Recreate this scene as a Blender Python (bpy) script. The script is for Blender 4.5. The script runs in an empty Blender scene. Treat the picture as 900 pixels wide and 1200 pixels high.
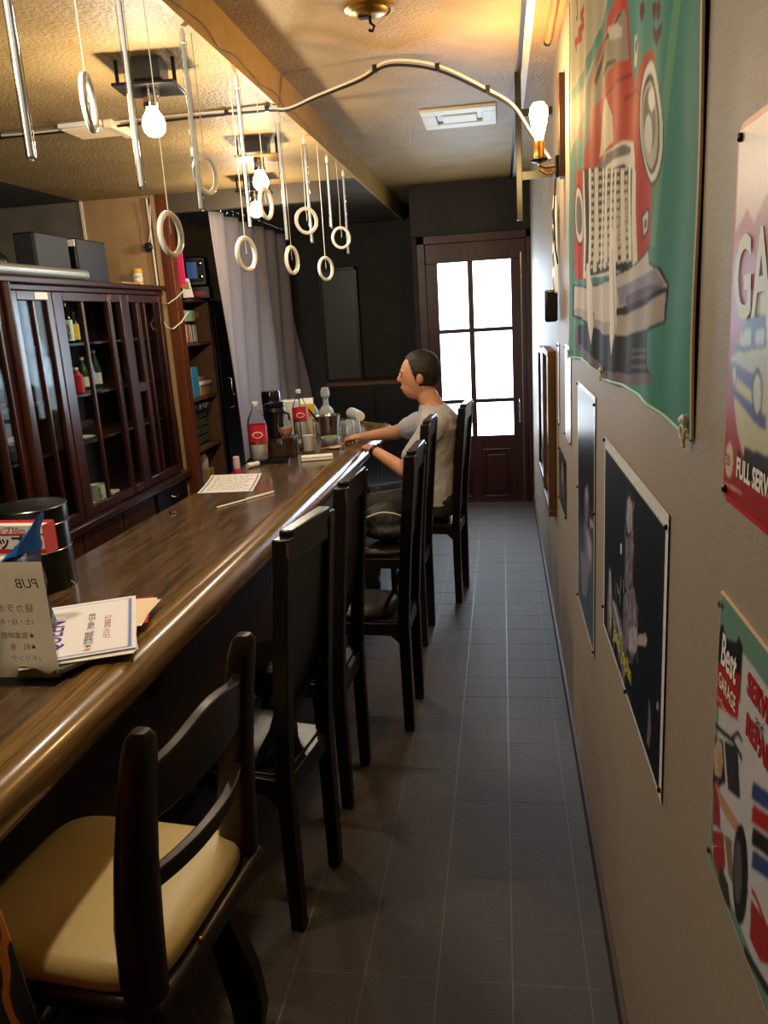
# Narrow bar-room: counter with chairs on the left, postered wall on the right.
import bpy, math, random
import numpy as np
from mathutils import Vector, Matrix
random.seed(7)
S = bpy.context.scene
COL = S.collection
PI = math.pi

# ------------------------------------------------------------------ camera
FPX, EYE, ROLL = 928.0, 1.5, math.radians(1.335)
_Y = Vector((587.27 - 450, 600 - 362.13, -FPX)).normalized()
_u = Vector((-math.sin(ROLL), math.cos(ROLL), 0))
_Z = (_u - _Y * _u.dot(_Y)).normalized()
_X = _Y.cross(_Z)
ROT = Matrix((_X, _Y, _Z))                       # camera axes -> world axes
cam_data = bpy.data.cameras.new('camera')
cam_data.sensor_fit = 'VERTICAL'
cam_data.sensor_height = 36.0
cam_data.lens = FPX / 1200.0 * 36.0
cam_data.clip_start = 0.02
cam = bpy.data.objects.new('camera', cam_data)
cam.matrix_world = Matrix.Translation((0, 0, EYE)) @ ROT.to_4x4()
COL.objects.link(cam)
S.camera = cam

def ray(x, y): return ROT @ Vector((x - 450, 600 - y, -FPX))
def on_x(x, y, X):                               # survey helpers: photo point -> point on a real plane
    d = ray(x, y); return Vector((0, 0, EYE)) + d * (X / d.x)
def on_y(x, y, Y):
    d = ray(x, y); return Vector((0, 0, EYE)) + d * (Y / d.y)
def on_z(x, y, Z):
    d = ray(x, y); return Vector((0, 0, EYE)) + d * ((Z - EYE) / d.z)

# ------------------------------------------------------------------ world, view, large lights
w = bpy.data.worlds.new('world'); S.world = w; w.use_nodes = True
bg = w.node_tree.nodes['Background']
bg.inputs['Color'].default_value = (0.78, 0.88, 1.0, 1)
bg.inputs['Strength'].default_value = 1.0
S.view_settings.view_transform = 'Standard'
S.view_settings.look = 'None'
S.view_settings.exposure = 0.50
S.view_settings.gamma = 1.0
S.view_settings.use_curve_mapping = False
S.cycles.max_bounces = 10
S.cycles.transparent_max_bounces = 16
S.cycles.transmission_bounces = 8
S.cycles.sample_clamp_indirect = 4.0
S.cycles.caustics_refractive = False
S.cycles.caustics_reflective = False

def area_light(name, loc, rot, sx, sy, power, col):
    l = bpy.data.lights.new(name, 'AREA'); l.shape = 'RECTANGLE'; l.size = sx; l.size_y = sy
    l.energy = power; l.color = col
    o = bpy.data.objects.new(name, l); o.location = loc; o.rotation_euler = rot; COL.objects.link(o); return o
# daylight entering through the glazed street door at the far end (just inside the glass)
area_light('daylight_through_door', (-0.197, 6.215, 1.20), (math.radians(-66), 0, 0), 0.55, 1.30, 22.0, (0.58, 0.80, 1.0))

def point_light(name, loc, power, col, r=0.03):
    l = bpy.data.lights.new(name, 'POINT'); l.energy = power; l.color = col; l.shadow_soft_size = r
    o = bpy.data.objects.new(name, l); o.location = loc; COL.objects.link(o); return o

# ------------------------------------------------------------------ helpers
def lin(c):
    if isinstance(c, str):
        c = c.lstrip('#'); c = [int(c[i:i+2], 16) / 255 for i in (0, 2, 4)]
    return tuple(x / 12.92 if x <= 0.04045 else ((x + 0.055) / 1.055) ** 2.4 for x in c[:3])

MATS = {}
def mat(name, col, rough=0.5, metal=0.0, col2=None, nscale=20.0, stretch=(1, 1, 1), bump=0.0, bscale=None,
        spec=0.5, coat=0.0, emit=None, estr=0.0, trans=0.0, ior=1.45, alpha=1.0, detail=4.0, ramp=(0.35, 0.65), rot=(0, 0, 0)):
    m = bpy.data.materials.new(name); m.use_nodes = True
    nt = m.node_tree; b = nt.nodes['Principled BSDF']
    c = lin(col); b.inputs['Base Color'].default_value = (*c, 1)
    b.inputs['Roughness'].default_value = rough; b.inputs['Metallic'].default_value = metal
    b.inputs['Specular IOR Level'].default_value = spec; b.inputs['Coat Weight'].default_value = coat
    b.inputs['Coat Roughness'].default_value = 0.12
    b.inputs['Transmission Weight'].default_value = trans; b.inputs['IOR'].default_value = ior
    b.inputs['Alpha'].default_value = alpha
    if emit:
        b.inputs['Emission Color'].default_value = (*lin(emit), 1); b.inputs['Emission Strength'].default_value = estr
    if col2 or bump:
        tc = nt.nodes.new('ShaderNodeTexCoord'); mp = nt.nodes.new('ShaderNodeMapping')
        mp.inputs['Scale'].default_value = stretch; mp.inputs['Rotation'].default_value = rot
        nt.links.new(tc.outputs['Object'], mp.inputs['Vector'])
    if col2:
        n = nt.nodes.new('ShaderNodeTexNoise'); n.inputs['Scale'].default_value = nscale; n.inputs['Detail'].default_value = detail
        r = nt.nodes.new('ShaderNodeValToRGB')
        r.color_ramp.elements[0].position, r.color_ramp.elements[1].position = ramp
        r.color_ramp.elements[0].color = (*c, 1); r.color_ramp.elements[1].color = (*lin(col2), 1)
        nt.links.new(mp.outputs['Vector'], n.inputs['Vector']); nt.links.new(n.outputs['Fac'], r.inputs['Fac'])
        nt.links.new(r.outputs['Color'], b.inputs['Base Color'])
    if bump:
        n2 = nt.nodes.new('ShaderNodeTexNoise'); n2.inputs['Scale'].default_value = bscale or nscale; n2.inputs['Detail'].default_value = 3
        bp = nt.nodes.new('ShaderNodeBump'); bp.inputs['Strength'].default_value = bump; bp.inputs['Distance'].default_value = 0.01
        nt.links.new(mp.outputs['Vector'], n2.inputs['Vector']); nt.links.new(n2.outputs['Fac'], bp.inputs['Height'])
        nt.links.new(bp.outputs['Normal'], b.inputs['Normal'])
    MATS[name] = m; return m

def pane_mat(name, tint=(0.9, 0.95, 0.93), refl=0.08, gloss=0.03):
    m = bpy.data.materials.new(name); m.use_nodes = True; nt = m.node_tree
    for n in list(nt.nodes):
        if n.type == 'BSDF_PRINCIPLED': nt.nodes.remove(n)
    t = nt.nodes.new('ShaderNodeBsdfTransparent'); t.inputs['Color'].default_value = (*tint, 1)
    g = nt.nodes.new('ShaderNodeBsdfGlossy'); g.inputs['Roughness'].default_value = gloss
    fr = nt.nodes.new('ShaderNodeLayerWeight'); fr.inputs['Blend'].default_value = refl
    mx = nt.nodes.new('ShaderNodeMixShader')
    nt.links.new(fr.outputs['Fresnel'], mx.inputs['Fac']); nt.links.new(t.outputs[0], mx.inputs[1]); nt.links.new(g.outputs[0], mx.inputs[2])
    nt.links.new(mx.outputs[0], nt.nodes['Material Output'].inputs['Surface'])
    MATS[name] = m; return m

def print_mat(name, rough=0.3, bump=0.0, spec=0.5):
    m = bpy.data.materials.new(name); m.use_nodes = True; nt = m.node_tree; b = nt.nodes['Principled BSDF']
    a = nt.nodes.new('ShaderNodeAttribute'); a.attribute_name = 'print'
    nt.links.new(a.outputs['Color'], b.inputs['Base Color']); b.inputs['Roughness'].default_value = rough
    b.inputs['Specular IOR Level'].default_value = spec
    MATS[name] = m; return m

class MB:
    """collects faces of one mesh"""
    def __init__(s): s.v = []; s.f = []; s.m = []; s.cur = 0
    def mi(s, i): s.cur = i; return s
    def add(s, vs, fs):
        o = len(s.v); s.v += [tuple(v) for v in vs]
        for f in fs: s.f.append(tuple(i + o for i in f)); s.m.append(s.cur)
        return s
    def box(s, lo, hi, M=None):
        x0, y0, z0 = lo; x1, y1, z1 = hi
        vs = [Vector(p) for p in ((x0,y0,z0),(x1,y0,z0),(x1,y1,z0),(x0,y1,z0),(x0,y0,z1),(x1,y0,z1),(x1,y1,z1),(x0,y1,z1))]
        if M is not None: vs = [M @ v for v in vs]
        return s.add(vs, [(0,3,2,1),(4,5,6,7),(0,1,5,4),(1,2,6,5),(2,3,7,6),(3,0,4,7)])
    def hexa(s, b, t):                         # four bottom and four top points, both counter-clockwise from above
        return s.add(list(b) + list(t), [(3,2,1,0),(4,5,6,7),(0,1,5,4),(1,2,6,5),(2,3,7,6),(3,0,4,7)])
    def lathe(s, prof, c=(0,0,0), n=20, M=None, cap=True):   # profile of (radius, height)
        vs = []; fs = []
        for r, h in prof:
            for k in range(n):
                a = 2 * PI * k / n; p = Vector((r * math.cos(a), r * math.sin(a), h))
                if M is not None: p = M @ p
                vs.append(p + Vector(c))
        for i in range(len(prof) - 1):
            for k in range(n):
                a, b2 = i * n + k, i * n + (k + 1) % n
                fs.append((a, b2, b2 + n, a + n))
        if cap:
            fs.append(tuple(reversed(range(n)))); fs.append(tuple(range((len(prof)-1)*n, len(prof)*n)))
        return s.add(vs, fs)
    def tube(s, path, r, n=8, cap=True, closed=False, flat=None):
        P = [Vector(p) for p in path]; N = len(P); vs = []; fs = []
        rs = r if isinstance(r, (list, tuple)) else [r] * N
        up = Vector((0.02, 0.03, 1))
        prev = None
        for i, p in enumerate(P):
            if closed: t = P[(i+1) % N] - P[i-1]
            else: t = P[min(i+1, N-1)] - P[max(i-1, 0)]
            t.normalize()
            if prev is None:
                a = t.cross(up)
                if a.length < 0.05: a = t.cross(Vector((1, 0, 0)))
            else:
                a = prev - t * prev.dot(t)
            a.normalize(); prev = a; b = t.cross(a)
            for k in range(n):
                q = 2 * PI * k / n
                vs.append(p + (a * math.cos(q) + b * math.sin(q) * (flat or 1)) * rs[i])
        for i in range(N if closed else N - 1):
            j = (i + 1) % N
            for k in range(n):
                fs.append((i*n+k, j*n+k, j*n+(k+1) % n, i*n+(k+1) % n))
        if cap and not closed:
            fs.append(tuple(range(n))); fs.append(tuple(reversed(range((N-1)*n, N*n))))
        return s.add(vs, fs)
    def bar(s, p0, p1, a, b, side=(0, 0, 1)):    # straight bar of section a x b
        p0, p1 = Vector(p0), Vector(p1); t = (p1 - p0).normalized(); sd = Vector(side)
        u = t.cross(sd); u.normalize(); v = u.cross(t)
        c = [u*a/2*x + v*b/2*y for x, y in ((-1,-1),(1,-1),(1,1),(-1,1))]
        return s.hexa([p0 + q for q in c], [p1 + q for q in c])
    def prism(s, poly, ext, M=None):             # poly: 3-D points, ext: extrusion vector
        n = len(poly); e = Vector(ext); P = [Vector(p) for p in poly]; vs = P + [p + e for p in P]
        if M is not None: vs = [M @ v for v in vs]
        fs = [tuple(reversed(range(n))), tuple(range(n, 2*n))] + [(i, (i+1) % n, n+(i+1) % n, n+i) for i in range(n)]
        return s.add(vs, fs)
    def loft(s, rings, cap=True, closed=True):
        n = len(rings[0]); vs = [p for r in rings for p in r]; fs = []
        for i in range(len(rings) - 1):
            for k in range(n if closed else n - 1):
                fs.append((i*n+k, i*n+(k+1) % n, (i+1)*n+(k+1) % n, (i+1)*n+k))
        if cap: fs.append(tuple(reversed(range(n)))); fs.append(tuple(range((len(rings)-1)*n, len(rings)*n)))
        return s.add(vs, fs)
    def ball(s, c, r, n=12, m=8, sc=(1, 1, 1), M=None):
        prof = []; c = Vector(c)
        vs = [Vector((0, 0, -1))]; fs = []
        for i in range(1, m):
            t = -PI/2 + PI * i / m
            for k in range(n):
                a = 2*PI*k/n; vs.append(Vector((math.cos(t)*math.cos(a), math.cos(t)*math.sin(a), math.sin(t))))
        vs.append(Vector((0, 0, 1)))
        for k in range(n): fs.append((0, 1+(k+1) % n, 1+k))
        for i in range(m-2):
            for k in range(n):
                a, b = 1+i*n+k, 1+i*n+(k+1) % n; fs.append((a, b, b+n, a+n))
        L = len(vs)-1
        for k in range(n): fs.append((L, L-n+k, L-n+(k+1) % n))
        out = []
        for v in vs:
            q = Vector((v.x*r*sc[0], v.y*r*sc[1], v.z*r*sc[2]))
            if M is not None: q = M @ q
            out.append(q + c)
        return s.add(out, fs)
    def mesh(s, name, mats, smooth=35):
        me = bpy.data.meshes.new(name); me.from_pydata(s.v, [], s.f)
        for m in (mats if isinstance(mats, (list, tuple)) else [mats]): me.materials.append(m)
        if len(me.materials) > 1: me.polygons.foreach_set('material_index', s.m)
        import bmesh
        bm = bmesh.new(); bm.from_mesh(me); bmesh.ops.recalc_face_normals(bm, faces=bm.faces); bm.to_mesh(me); bm.free()
        if smooth:
            me.polygons.foreach_set('use_smooth', [True] * len(me.polygons)); me.set_sharp_from_angle(angle=math.radians(smooth))
        me.update(); return me
    def build(s, name, mats, parent=None, bevel=0, smooth=35, seg=2):
        o = bpy.data.objects.new(name, s.mesh(name, mats, smooth)); COL.objects.link(o)
        if parent: o.parent = parent
        if bevel:
            b = o.modifiers.new('bevel', 'BEVEL'); b.width = bevel; b.segments = seg; b.limit_method = 'ANGLE'; b.angle_limit = math.radians(40)
        return o

def tag(o, label=None, cat=None, group=None, kind=None):
    if label: o['label'] = label
    if cat: o['category'] = cat
    if group: o['group'] = group
    if kind: o['kind'] = kind
    return o
def thing(name, label, cat, loc=(0, 0, 0), rz=0.0, group=None):
    o = bpy.data.objects.new(name, None); o.empty_display_size = 0.05; COL.objects.link(o)
    o.location = loc; o.rotation_euler = (0, 0, rz); return tag(o, label, cat, group)
def copy_tree(o, parent=None):
    c = o.copy(); COL.objects.link(c); c.parent = parent
    for ch in o.children: copy_tree(ch, c)
    return c
def struct(mb, name, m, parent=None, **k):
    o = mb.build(name, m, parent, **k)
    if not parent: o['kind'] = 'structure'
    return o

FONTS = {}
def text(body, size, origin, u, v, m, parent, name='lettering', align='LEFT', shear=0.0, sx=1.0, lift=0.0006, bold=0.0, depth=0.0003):
    """flat lettering: u = reading direction, v = up direction of the letters"""
    cu = bpy.data.curves.new('t', 'FONT'); cu.body = body; cu.size = size; cu.align_x = align; cu.shear = shear
    cu.resolution_u = 3; cu.offset = bold; cu.space_line = 1.0
    t = bpy.data.objects.new('t', cu); COL.objects.link(t)
    dg = bpy.context.evaluated_depsgraph_get(); ev = t.evaluated_get(dg)
    me = bpy.data.meshes.new_from_object(ev); bpy.data.objects.remove(t); bpy.data.curves.remove(cu)
    u = Vector(u).normalized(); v = Vector(v).normalized(); n = u.cross(v)
    if depth < 0: n = -n
    M = Matrix.Translation(Vector(origin) + n * lift) @ Matrix((u * sx, v, n)).transposed().to_4x4()
    me.transform(M); me.materials.clear(); me.materials.append(m); me.name = name
    o = bpy.data.objects.new(name, me); COL.objects.link(o); o.parent = parent
    if parent is not None: o.matrix_parent_inverse = Matrix.Identity(4)
    return o

class Canvas:
    """flat print drawn with polygons on a fine grid of vertices"""
    def __init__(s, a0, a1, b0, b1, na, nb, base):
        s.A, s.B = np.meshgrid(np.linspace(a0, a1, na), np.linspace(b0, b1, nb)); s.na, s.nb = na, nb
        s.C = np.zeros((nb, na, 3)); s.C[:] = lin(base)
    def inside(s, pts):
        c = np.zeros(s.A.shape, bool); n = len(pts)
        for i in range(n):
            (x0, y0), (x1, y1) = pts[i], pts[(i+1) % n]
            if y0 == y1: continue
            k = ((y0 > s.B) != (y1 > s.B)) & (s.A < (x1 - x0) * (s.B - y0) / (y1 - y0) + x0); c ^= k
        return c
    def poly(s, pts, col, mix=1.0):
        k = s.inside(pts); s.C[k] = s.C[k] * (1-mix) + np.array(lin(col)) * mix; return k
    def ell(s, c, r, col, mix=1.0, rot=0.0):
        x, y = s.A - c[0], s.B - c[1]; ca, sa = math.cos(rot), math.sin(rot)
        k = ((x*ca + y*sa) / r[0]) ** 2 + ((-x*sa + y*ca) / r[1]) ** 2 < 1; s.C[k] = s.C[k] * (1-mix) + np.array(lin(col)) * mix; return k
    def line(s, pts, wd, col, asp=1.0):
        for (x0, y0), (x1, y1) in zip(pts[:-1], pts[1:]):
            dx, dy = (x1-x0), (y1-y0); L = dx*dx + dy*dy + 1e-12
            t = np.clip(((s.A-x0)*dx + (s.B-y0)*dy) / L, 0, 1)
            k = (s.A-x0-t*dx)**2 + (s.B-y0-t*dy)**2 < (wd/2)**2; s.C[k] = lin(col)
    def noise(s, amt, seed=1, cell=1):
        rs = np.random.RandomState(seed); n = rs.rand(s.nb//cell+1, s.na//cell+1)
        n = np.kron(n, np.ones((cell, cell)))[:s.nb, :s.na]; s.C *= (1 + amt * (n[..., None] - .5))
    def sheet(s, name, pos, m, parent=None):
        P_ = np.pad(s.C, ((1, 1), (1, 1), (0, 0)), 'edge'); s.C = (4*s.C + 2*(P_[:-2, 1:-1] + P_[2:, 1:-1] + P_[1:-1, :-2] + P_[1:-1, 2:]) + P_[:-2, :-2] + P_[2:, 2:] + P_[:-2, 2:] + P_[2:, :-2]) / 16
        V = pos(s.A, s.B).reshape(-1, 3); na, nb = s.na, s.nb
        i = np.arange(nb*na).reshape(nb, na); F = np.stack([i[:-1, :-1], i[:-1, 1:], i[1:, 1:], i[1:, :-1]], -1).reshape(-1, 4)
        me = bpy.data.meshes.new(name); me.vertices.add(len(V)); me.vertices.foreach_set('co', V.ravel())
        me.loops.add(F.size); me.loops.foreach_set('vertex_index', F.ravel().astype(np.int32))
        me.polygons.add(len(F)); me.polygons.foreach_set('loop_start', np.arange(0, F.size, 4, dtype=np.int32))
        me.update(calc_edges=True); me.polygons.foreach_set('use_smooth', [True]*len(F))
        at = me.attributes.new('print', 'FLOAT_COLOR', 'POINT')
        at.data.foreach_set('color', np.concatenate([np.clip(s.C, 0, 1).reshape(-1, 3), np.ones((len(V), 1))], 1).ravel().astype(np.float32))
        me.materials.append(m); me.update()
        o = bpy.data.objects.new(name, me); COL.objects.link(o); o.parent = parent; return o

# ------------------------------------------------------------------ materials
mat('wallpaper', '#9a8e80', 0.58, col2='#a29688', nscale=60, stretch=(1, 1, 8), bump=0.10, bscale=90)
mat('ceiling_plaster', '#a08558', 0.55, spec=0.3, col2='#957a4d', nscale=6, bump=0.55, bscale=85)
mat('ceiling_gold', '#a08558', 0.55, spec=0.3, col2='#957a4d', nscale=6, bump=0.5, bscale=80)
mat('fascia', '#a8884e', 0.55, col2='#9c7d44', nscale=12, bump=0.1, bscale=60)
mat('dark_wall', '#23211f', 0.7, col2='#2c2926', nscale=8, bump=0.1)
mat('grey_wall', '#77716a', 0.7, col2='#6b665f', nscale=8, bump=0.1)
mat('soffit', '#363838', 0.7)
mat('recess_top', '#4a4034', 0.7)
mat('tan_wall', '#b3916a', 0.7, col2='#a98760', nscale=8, bump=0.15, bscale=60)
mat('tile', '#3a2f27', 0.38, col2='#51463c', nscale=240, bump=0.5, bscale=260, ramp=(0.48, 0.72))
mat('grout', '#665d52', 0.45)
mat('floor_base', '#352d28', 0.5)
mat('baseboard', '#3a2a22', 0.45)
mat('counter_wood', '#6c543a', 0.23, col2='#38291a', nscale=4, stretch=(16, 1.0, 6), coat=0.6, bump=0.03, bscale=9, detail=8, ramp=(0.3, 0.7))
mat('rail_wood', '#86642e', 0.27, col2='#46310f', nscale=7, stretch=(22, 0.8, 18), coat=0.4, detail=8, ramp=(0.3, 0.75))
mat('bar_panel', '#3a281b', 0.5, col2='#432f20', nscale=6)
mat('bracket_wood', '#5a3c22', 0.5)
mat('chair_black', '#14110f', 0.32, col2='#1c1815', nscale=30, bump=0.04)
mat('worn_wood', '#a8703a', 0.5)
mat('worn_edge', '#6e4a2c', 0.5)
mat('black_leather', '#16120f', 0.33, bump=0.08, bscale=160, spec=0.25)
mat('cream_vinyl', '#c6ad70', 0.38, bump=0.05, bscale=200)
mat('cream_chair_wood', '#1f140d', 0.33, col2='#2a1b12', nscale=12, stretch=(1, 1, 0.2), bump=0.03)
mat('mahogany', '#3f1e15', 0.3, col2='#2c130d', nscale=6, stretch=(6, 6, 0.6), coat=0.25)
mat('walnut', '#4b2a18', 0.38, col2='#3a1f11', nscale=6, stretch=(6, 6, 0.6))
mat('brown_post', '#6e3a20', 0.4, col2='#5a2d18', nscale=6, stretch=(6, 6, 0.6))
mat('shelf_side', '#6e4f36', 0.5, col2='#624530', nscale=8)
mat('cab_inside', '#3f1e15', 0.6, col2='#2c130d', nscale=6, stretch=(6, 6, 0.6))
mat('dark_door', '#0f0d0d', 0.35)
mat('door_wood', '#3a1a1c', 0.4, col2='#2c1214', nscale=6, stretch=(6, 6, 0.6))
mat('chrome', '#c8c8c8', 0.12, metal=1.0)
mat('steel', '#9a9a98', 0.25, metal=1.0)
mat('brass', '#b98a3a', 0.3, metal=1.0)
mat('dark_metal', '#1a1918', 0.4, metal=0.6)
mat('black_plastic', '#0d0d0e', 0.35)
mat('black_gloss', '#0a0a0b', 0.12)
mat('navy_box', '#10131c', 0.6)
mat('speaker_cloth', '#2a2d33', 0.8)
mat('grey_metal', '#8f928e', 0.35, metal=0.4)
mat('white_plastic', '#e8e4da', 0.4)
mat('white_paper', '#ece8e0', 0.55)
mat('cream_paper', '#ecd6b4', 0.5)
mat('yellow', '#e0b21e', 0.4)
mat('red', '#c01c22', 0.4)
mat('red_label', '#cc2c3a', 0.4, col2='#b52030', nscale=30)
mat('pink', '#e0306a', 0.4)
mat('orange', '#d8741a', 0.5)
mat('blue', '#2470c8', 0.45)
mat('light_blue', '#3a9ad0', 0.5)
mat('green_box', '#a9c0a0', 0.5)
mat('kraft', '#b08a5a', 0.7)
mat('text_black', '#111111', 0.6)
mat('text_white', '#f2efe8', 0.5)
mat('text_red', '#b0202a', 0.5)
mat('text_blue', '#3a5fb4', 0.5)
mat('text_purple', '#5a3b86', 0.5)
mat('text_yellow', '#d6d234', 0.5)
mat('text_grey', '#8a8070', 0.6)
mat('text_pinkish', '#c79a86', 0.6)
mat('glass', '#ffffff', 0.02, trans=1.0, ior=1.45)
mat('acrylic', '#eef4ff', 0.05, trans=0.88, ior=1.25)
mat('ring_tube', '#fbfbf8', 0.12, trans=0.12, ior=1.4)
mat('cord_white', '#d9d4c6', 0.5)
mat('cord_black', '#121212', 0.5)
mat('water', '#ffffff', 0.0, trans=1.0, ior=1.33)
mat('rose_wine', '#e8a888', 0.0, trans=1.0, ior=1.33)
mat('curtain', '#857877', 0.55, col2='#8c807f', nscale=40, stretch=(1, 1, 0.1))
mat('skin', '#d09a7a', 0.5, col2='#c68e6e', nscale=14)
mat('tshirt', '#b9bac0', 0.85, col2='#adaeb4', nscale=60, bump=0.08)
mat('trousers', '#2b2826', 0.85, bump=0.1, bscale=120)
mat('hair', '#17120f', 0.6, bump=0.4, bscale=90)
mat('salad', '#8f7a3a', 0.5, col2='#5c6a2a', nscale=60, bump=0.6, bscale=70)
mat('bulb_cool', '#ffffff', 0.3, emit='#ffe9c4', estr=28)
mat('bulb_warm', '#ffffff', 0.3, emit='#ffcf7a', estr=40)
mat('screen', '#2b3c5c', 0.2, emit='#3c5a8a', estr=0.35)
mat('sky_glass', '#ffffff', 0.4, emit='#e8f4ff', estr=5.0)
pane_mat('pane')
pane_mat('clear_film', (0.93, 0.95, 0.97), 0.12, 0.12)
pane_mat('bag_film', (0.93, 0.95, 0.98), 0.3, 0.2)
print_mat('banner_print', 0.75, spec=0.12)
print_mat('poster_print', 0.3, spec=0.3)
print_mat('tin_print', 0.33)
print_mat('matte_print', 0.6, spec=0.12)
pane_mat('thin_glass', (0.96, 0.975, 0.98), 0.16, 0.03)
pane_mat('pet_film', (0.96, 0.97, 0.97), 0.14, 0.06)
print_mat('paper_print', 0.5)
M_ = MATS
mat('menu_paper', '#ecd6b4', 0.5)                # thin card that lets light through from behind
_nt = MATS['menu_paper'].node_tree; _tr = _nt.nodes.new('ShaderNodeBsdfTranslucent'); _tr.inputs['Color'].default_value = (*lin('#ecd6b4'), 1)
_mx = _nt.nodes.new('ShaderNodeMixShader'); _mx.inputs['Fac'].default_value = 0.5
_nt.links.new(_nt.nodes['Principled BSDF'].outputs[0], _mx.inputs[1]); _nt.links.new(_tr.outputs[0], _mx.inputs[2]); _nt.links.new(_mx.outputs[0], _nt.nodes['Material Output'].inputs['Surface'])
# ------------------------------------------------------------------ the room
W = 0.2256            # right wall plane
ZB, ZC = 2.30, 2.43   # ceiling over the bar, ceiling over the walkway
XF = -0.83            # fascia between both ceilings
YD = 6.25             # wall with the street door
YB = 4.91             # end wall behind the display cabinet
YN = -2.0             # wall behind the photographer

fl = struct(MB().box((-3.3, YN, -0.06), (W + 0.1, YD + 0.1, -0.004)), 'floor', M_['floor_base'])
struct(MB().box((-1.05, 0.45, -0.0038), (W, YD, -0.0007)), 'tile_joint', M_['grout'], fl)
TS = 0.1717
tx = [0.162 - TS * k for k in range(7)]
ty0 = 1.517 - 5 * 0.1745
full = MB().box((-TS/2 + .0016, -.1745/2 + .0013, -0.0022), (TS/2 - .0016, .1745/2 - .0013, 0)).mesh('tile', M_['tile'], smooth=0)
cut = MB().box((0.001, -.1745/2 + .0013, -0.0022), (W - .162, .1745/2 - .0013, 0)).mesh('tile', M_['tile'], smooth=0)
r = 0
while ty0 + .1745 * (r + 1) < YD + 0.08:
    yc = ty0 + .1745 * (r + 0.5)
    for k in range(7):
        o = bpy.data.objects.new('tile', full); COL.objects.link(o); o.parent = fl
        o.location = (tx[k] - TS / 2, yc, random.uniform(-.0004, 0.0002))
    o = bpy.data.objects.new('tile', cut); COL.objects.link(o); o.parent = fl; o.location = (.162, yc, 0)
    r += 1

struct(MB().box((W, YN, -0.06), (W + 0.1, YD + 0.1, 2.6)), 'wall_right', M_['wallpaper'])
struct(MB().box((W - 0.012, YN, 0), (W + 0.002, YD, 0.055)), 'baseboard_right', M_['baseboard'], bevel=.003)
struct(MB().box((-3.3, YN - 0.1, -0.06), (W + .1, YN, 2.6)), 'wall_near', M_['tan_wall'])
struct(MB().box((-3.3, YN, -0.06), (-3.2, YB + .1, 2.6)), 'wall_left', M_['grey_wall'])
struct(MB().box((-2.56, YB, -0.06), (-2.11, YB + .1, 2.32)), 'wall_back', M_['tan_wall'])
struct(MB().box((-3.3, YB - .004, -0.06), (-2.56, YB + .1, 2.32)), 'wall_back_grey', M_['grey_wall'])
struct(MB().box((-2.565, YB - .012, 1.2), (-2.55, YB + .02, 2.30)), 'trim_1', M_['white_plastic'])
# recess beyond: side wall behind the book shelf, dark end wall, door wall
struct(MB().box((-2.5, YB + .1, -0.06), (-2.42, 7.4, 2.6)), 'wall_recess', M_['tan_wall'])
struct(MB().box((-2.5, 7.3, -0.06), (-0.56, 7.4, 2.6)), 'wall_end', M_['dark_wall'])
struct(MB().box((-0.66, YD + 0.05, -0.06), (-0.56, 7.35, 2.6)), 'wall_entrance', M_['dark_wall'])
# ceilings
cb = MB().box((-2.56, YN, ZB), (XF, YB + .02, ZB + .05)); struct(cb, 'ceiling', M_['ceiling_plaster'])
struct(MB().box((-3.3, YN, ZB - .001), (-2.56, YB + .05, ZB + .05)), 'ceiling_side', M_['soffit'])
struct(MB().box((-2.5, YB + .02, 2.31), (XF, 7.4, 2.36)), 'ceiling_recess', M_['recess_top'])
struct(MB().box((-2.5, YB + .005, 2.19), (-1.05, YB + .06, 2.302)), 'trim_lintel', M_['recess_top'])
struct(MB().box((XF, YN, ZC), (0.088, 7.4, ZC + .05)), 'ceiling_walkway', M_['ceiling_gold'])
struct(MB().box((XF - .004, YN, ZB - .004), (XF + .012, 7.35, ZC + .03)), 'trim_fascia', M_['fascia'])
# cornice strips along the right wall
struct(MB().box((0.086, YN, ZC - .018), (0.100, 6.3, ZC + .03)), 'trim_2', M_['dark_metal'])
struct(MB().box((0.100, YN, ZC - .006), (0.128, 6.3, ZC + .03)), 'trim_3', M_['white_plastic'])
struct(MB().box((0.128, YN, ZC + .001), (W + .01, 6.3, ZC + .05)), 'trim_4', M_['ceiling_gold'])

# street door at the far end
dw = MB(); DX0, DX1 = -0.56, 0.20
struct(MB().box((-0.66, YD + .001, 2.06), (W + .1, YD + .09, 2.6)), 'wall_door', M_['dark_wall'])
dr = thing('door_1', None, None, (0, YD, 0)); dr['kind'] = 'structure'
fr = MB().box((DX0 - .06, -.02, 0), (DX0, .08, 2.06)).box((DX1 - .012, -.02, 0), (W, .08, 2.06)).box((DX0 - .06, -.02, 2.0), (W, .08, 2.06))
fr.build('door_frame', M_['door_wood'], dr, bevel=.004)
gx = [(-0.47, -0.245), (-0.205, 0.077)]
leaf = MB()
leaf.box((DX0, 0, 0.0), (DX1 - .012, .04, 0.54)); leaf.box((DX0, 0, 1.86), (DX1 - .012, .04, 2.0))
leaf.box((DX0, 0, .54), (gx[0][0], .04, 1.86)); leaf.box((gx[0][1], 0, .54), (gx[1][0], .04, 1.86)); leaf.box((gx[1][1], 0, .54), (DX1 - .012, .04, 1.86))
leaf.build('door_leaf', M_['door_wood'], dr, bevel=.003)
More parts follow.
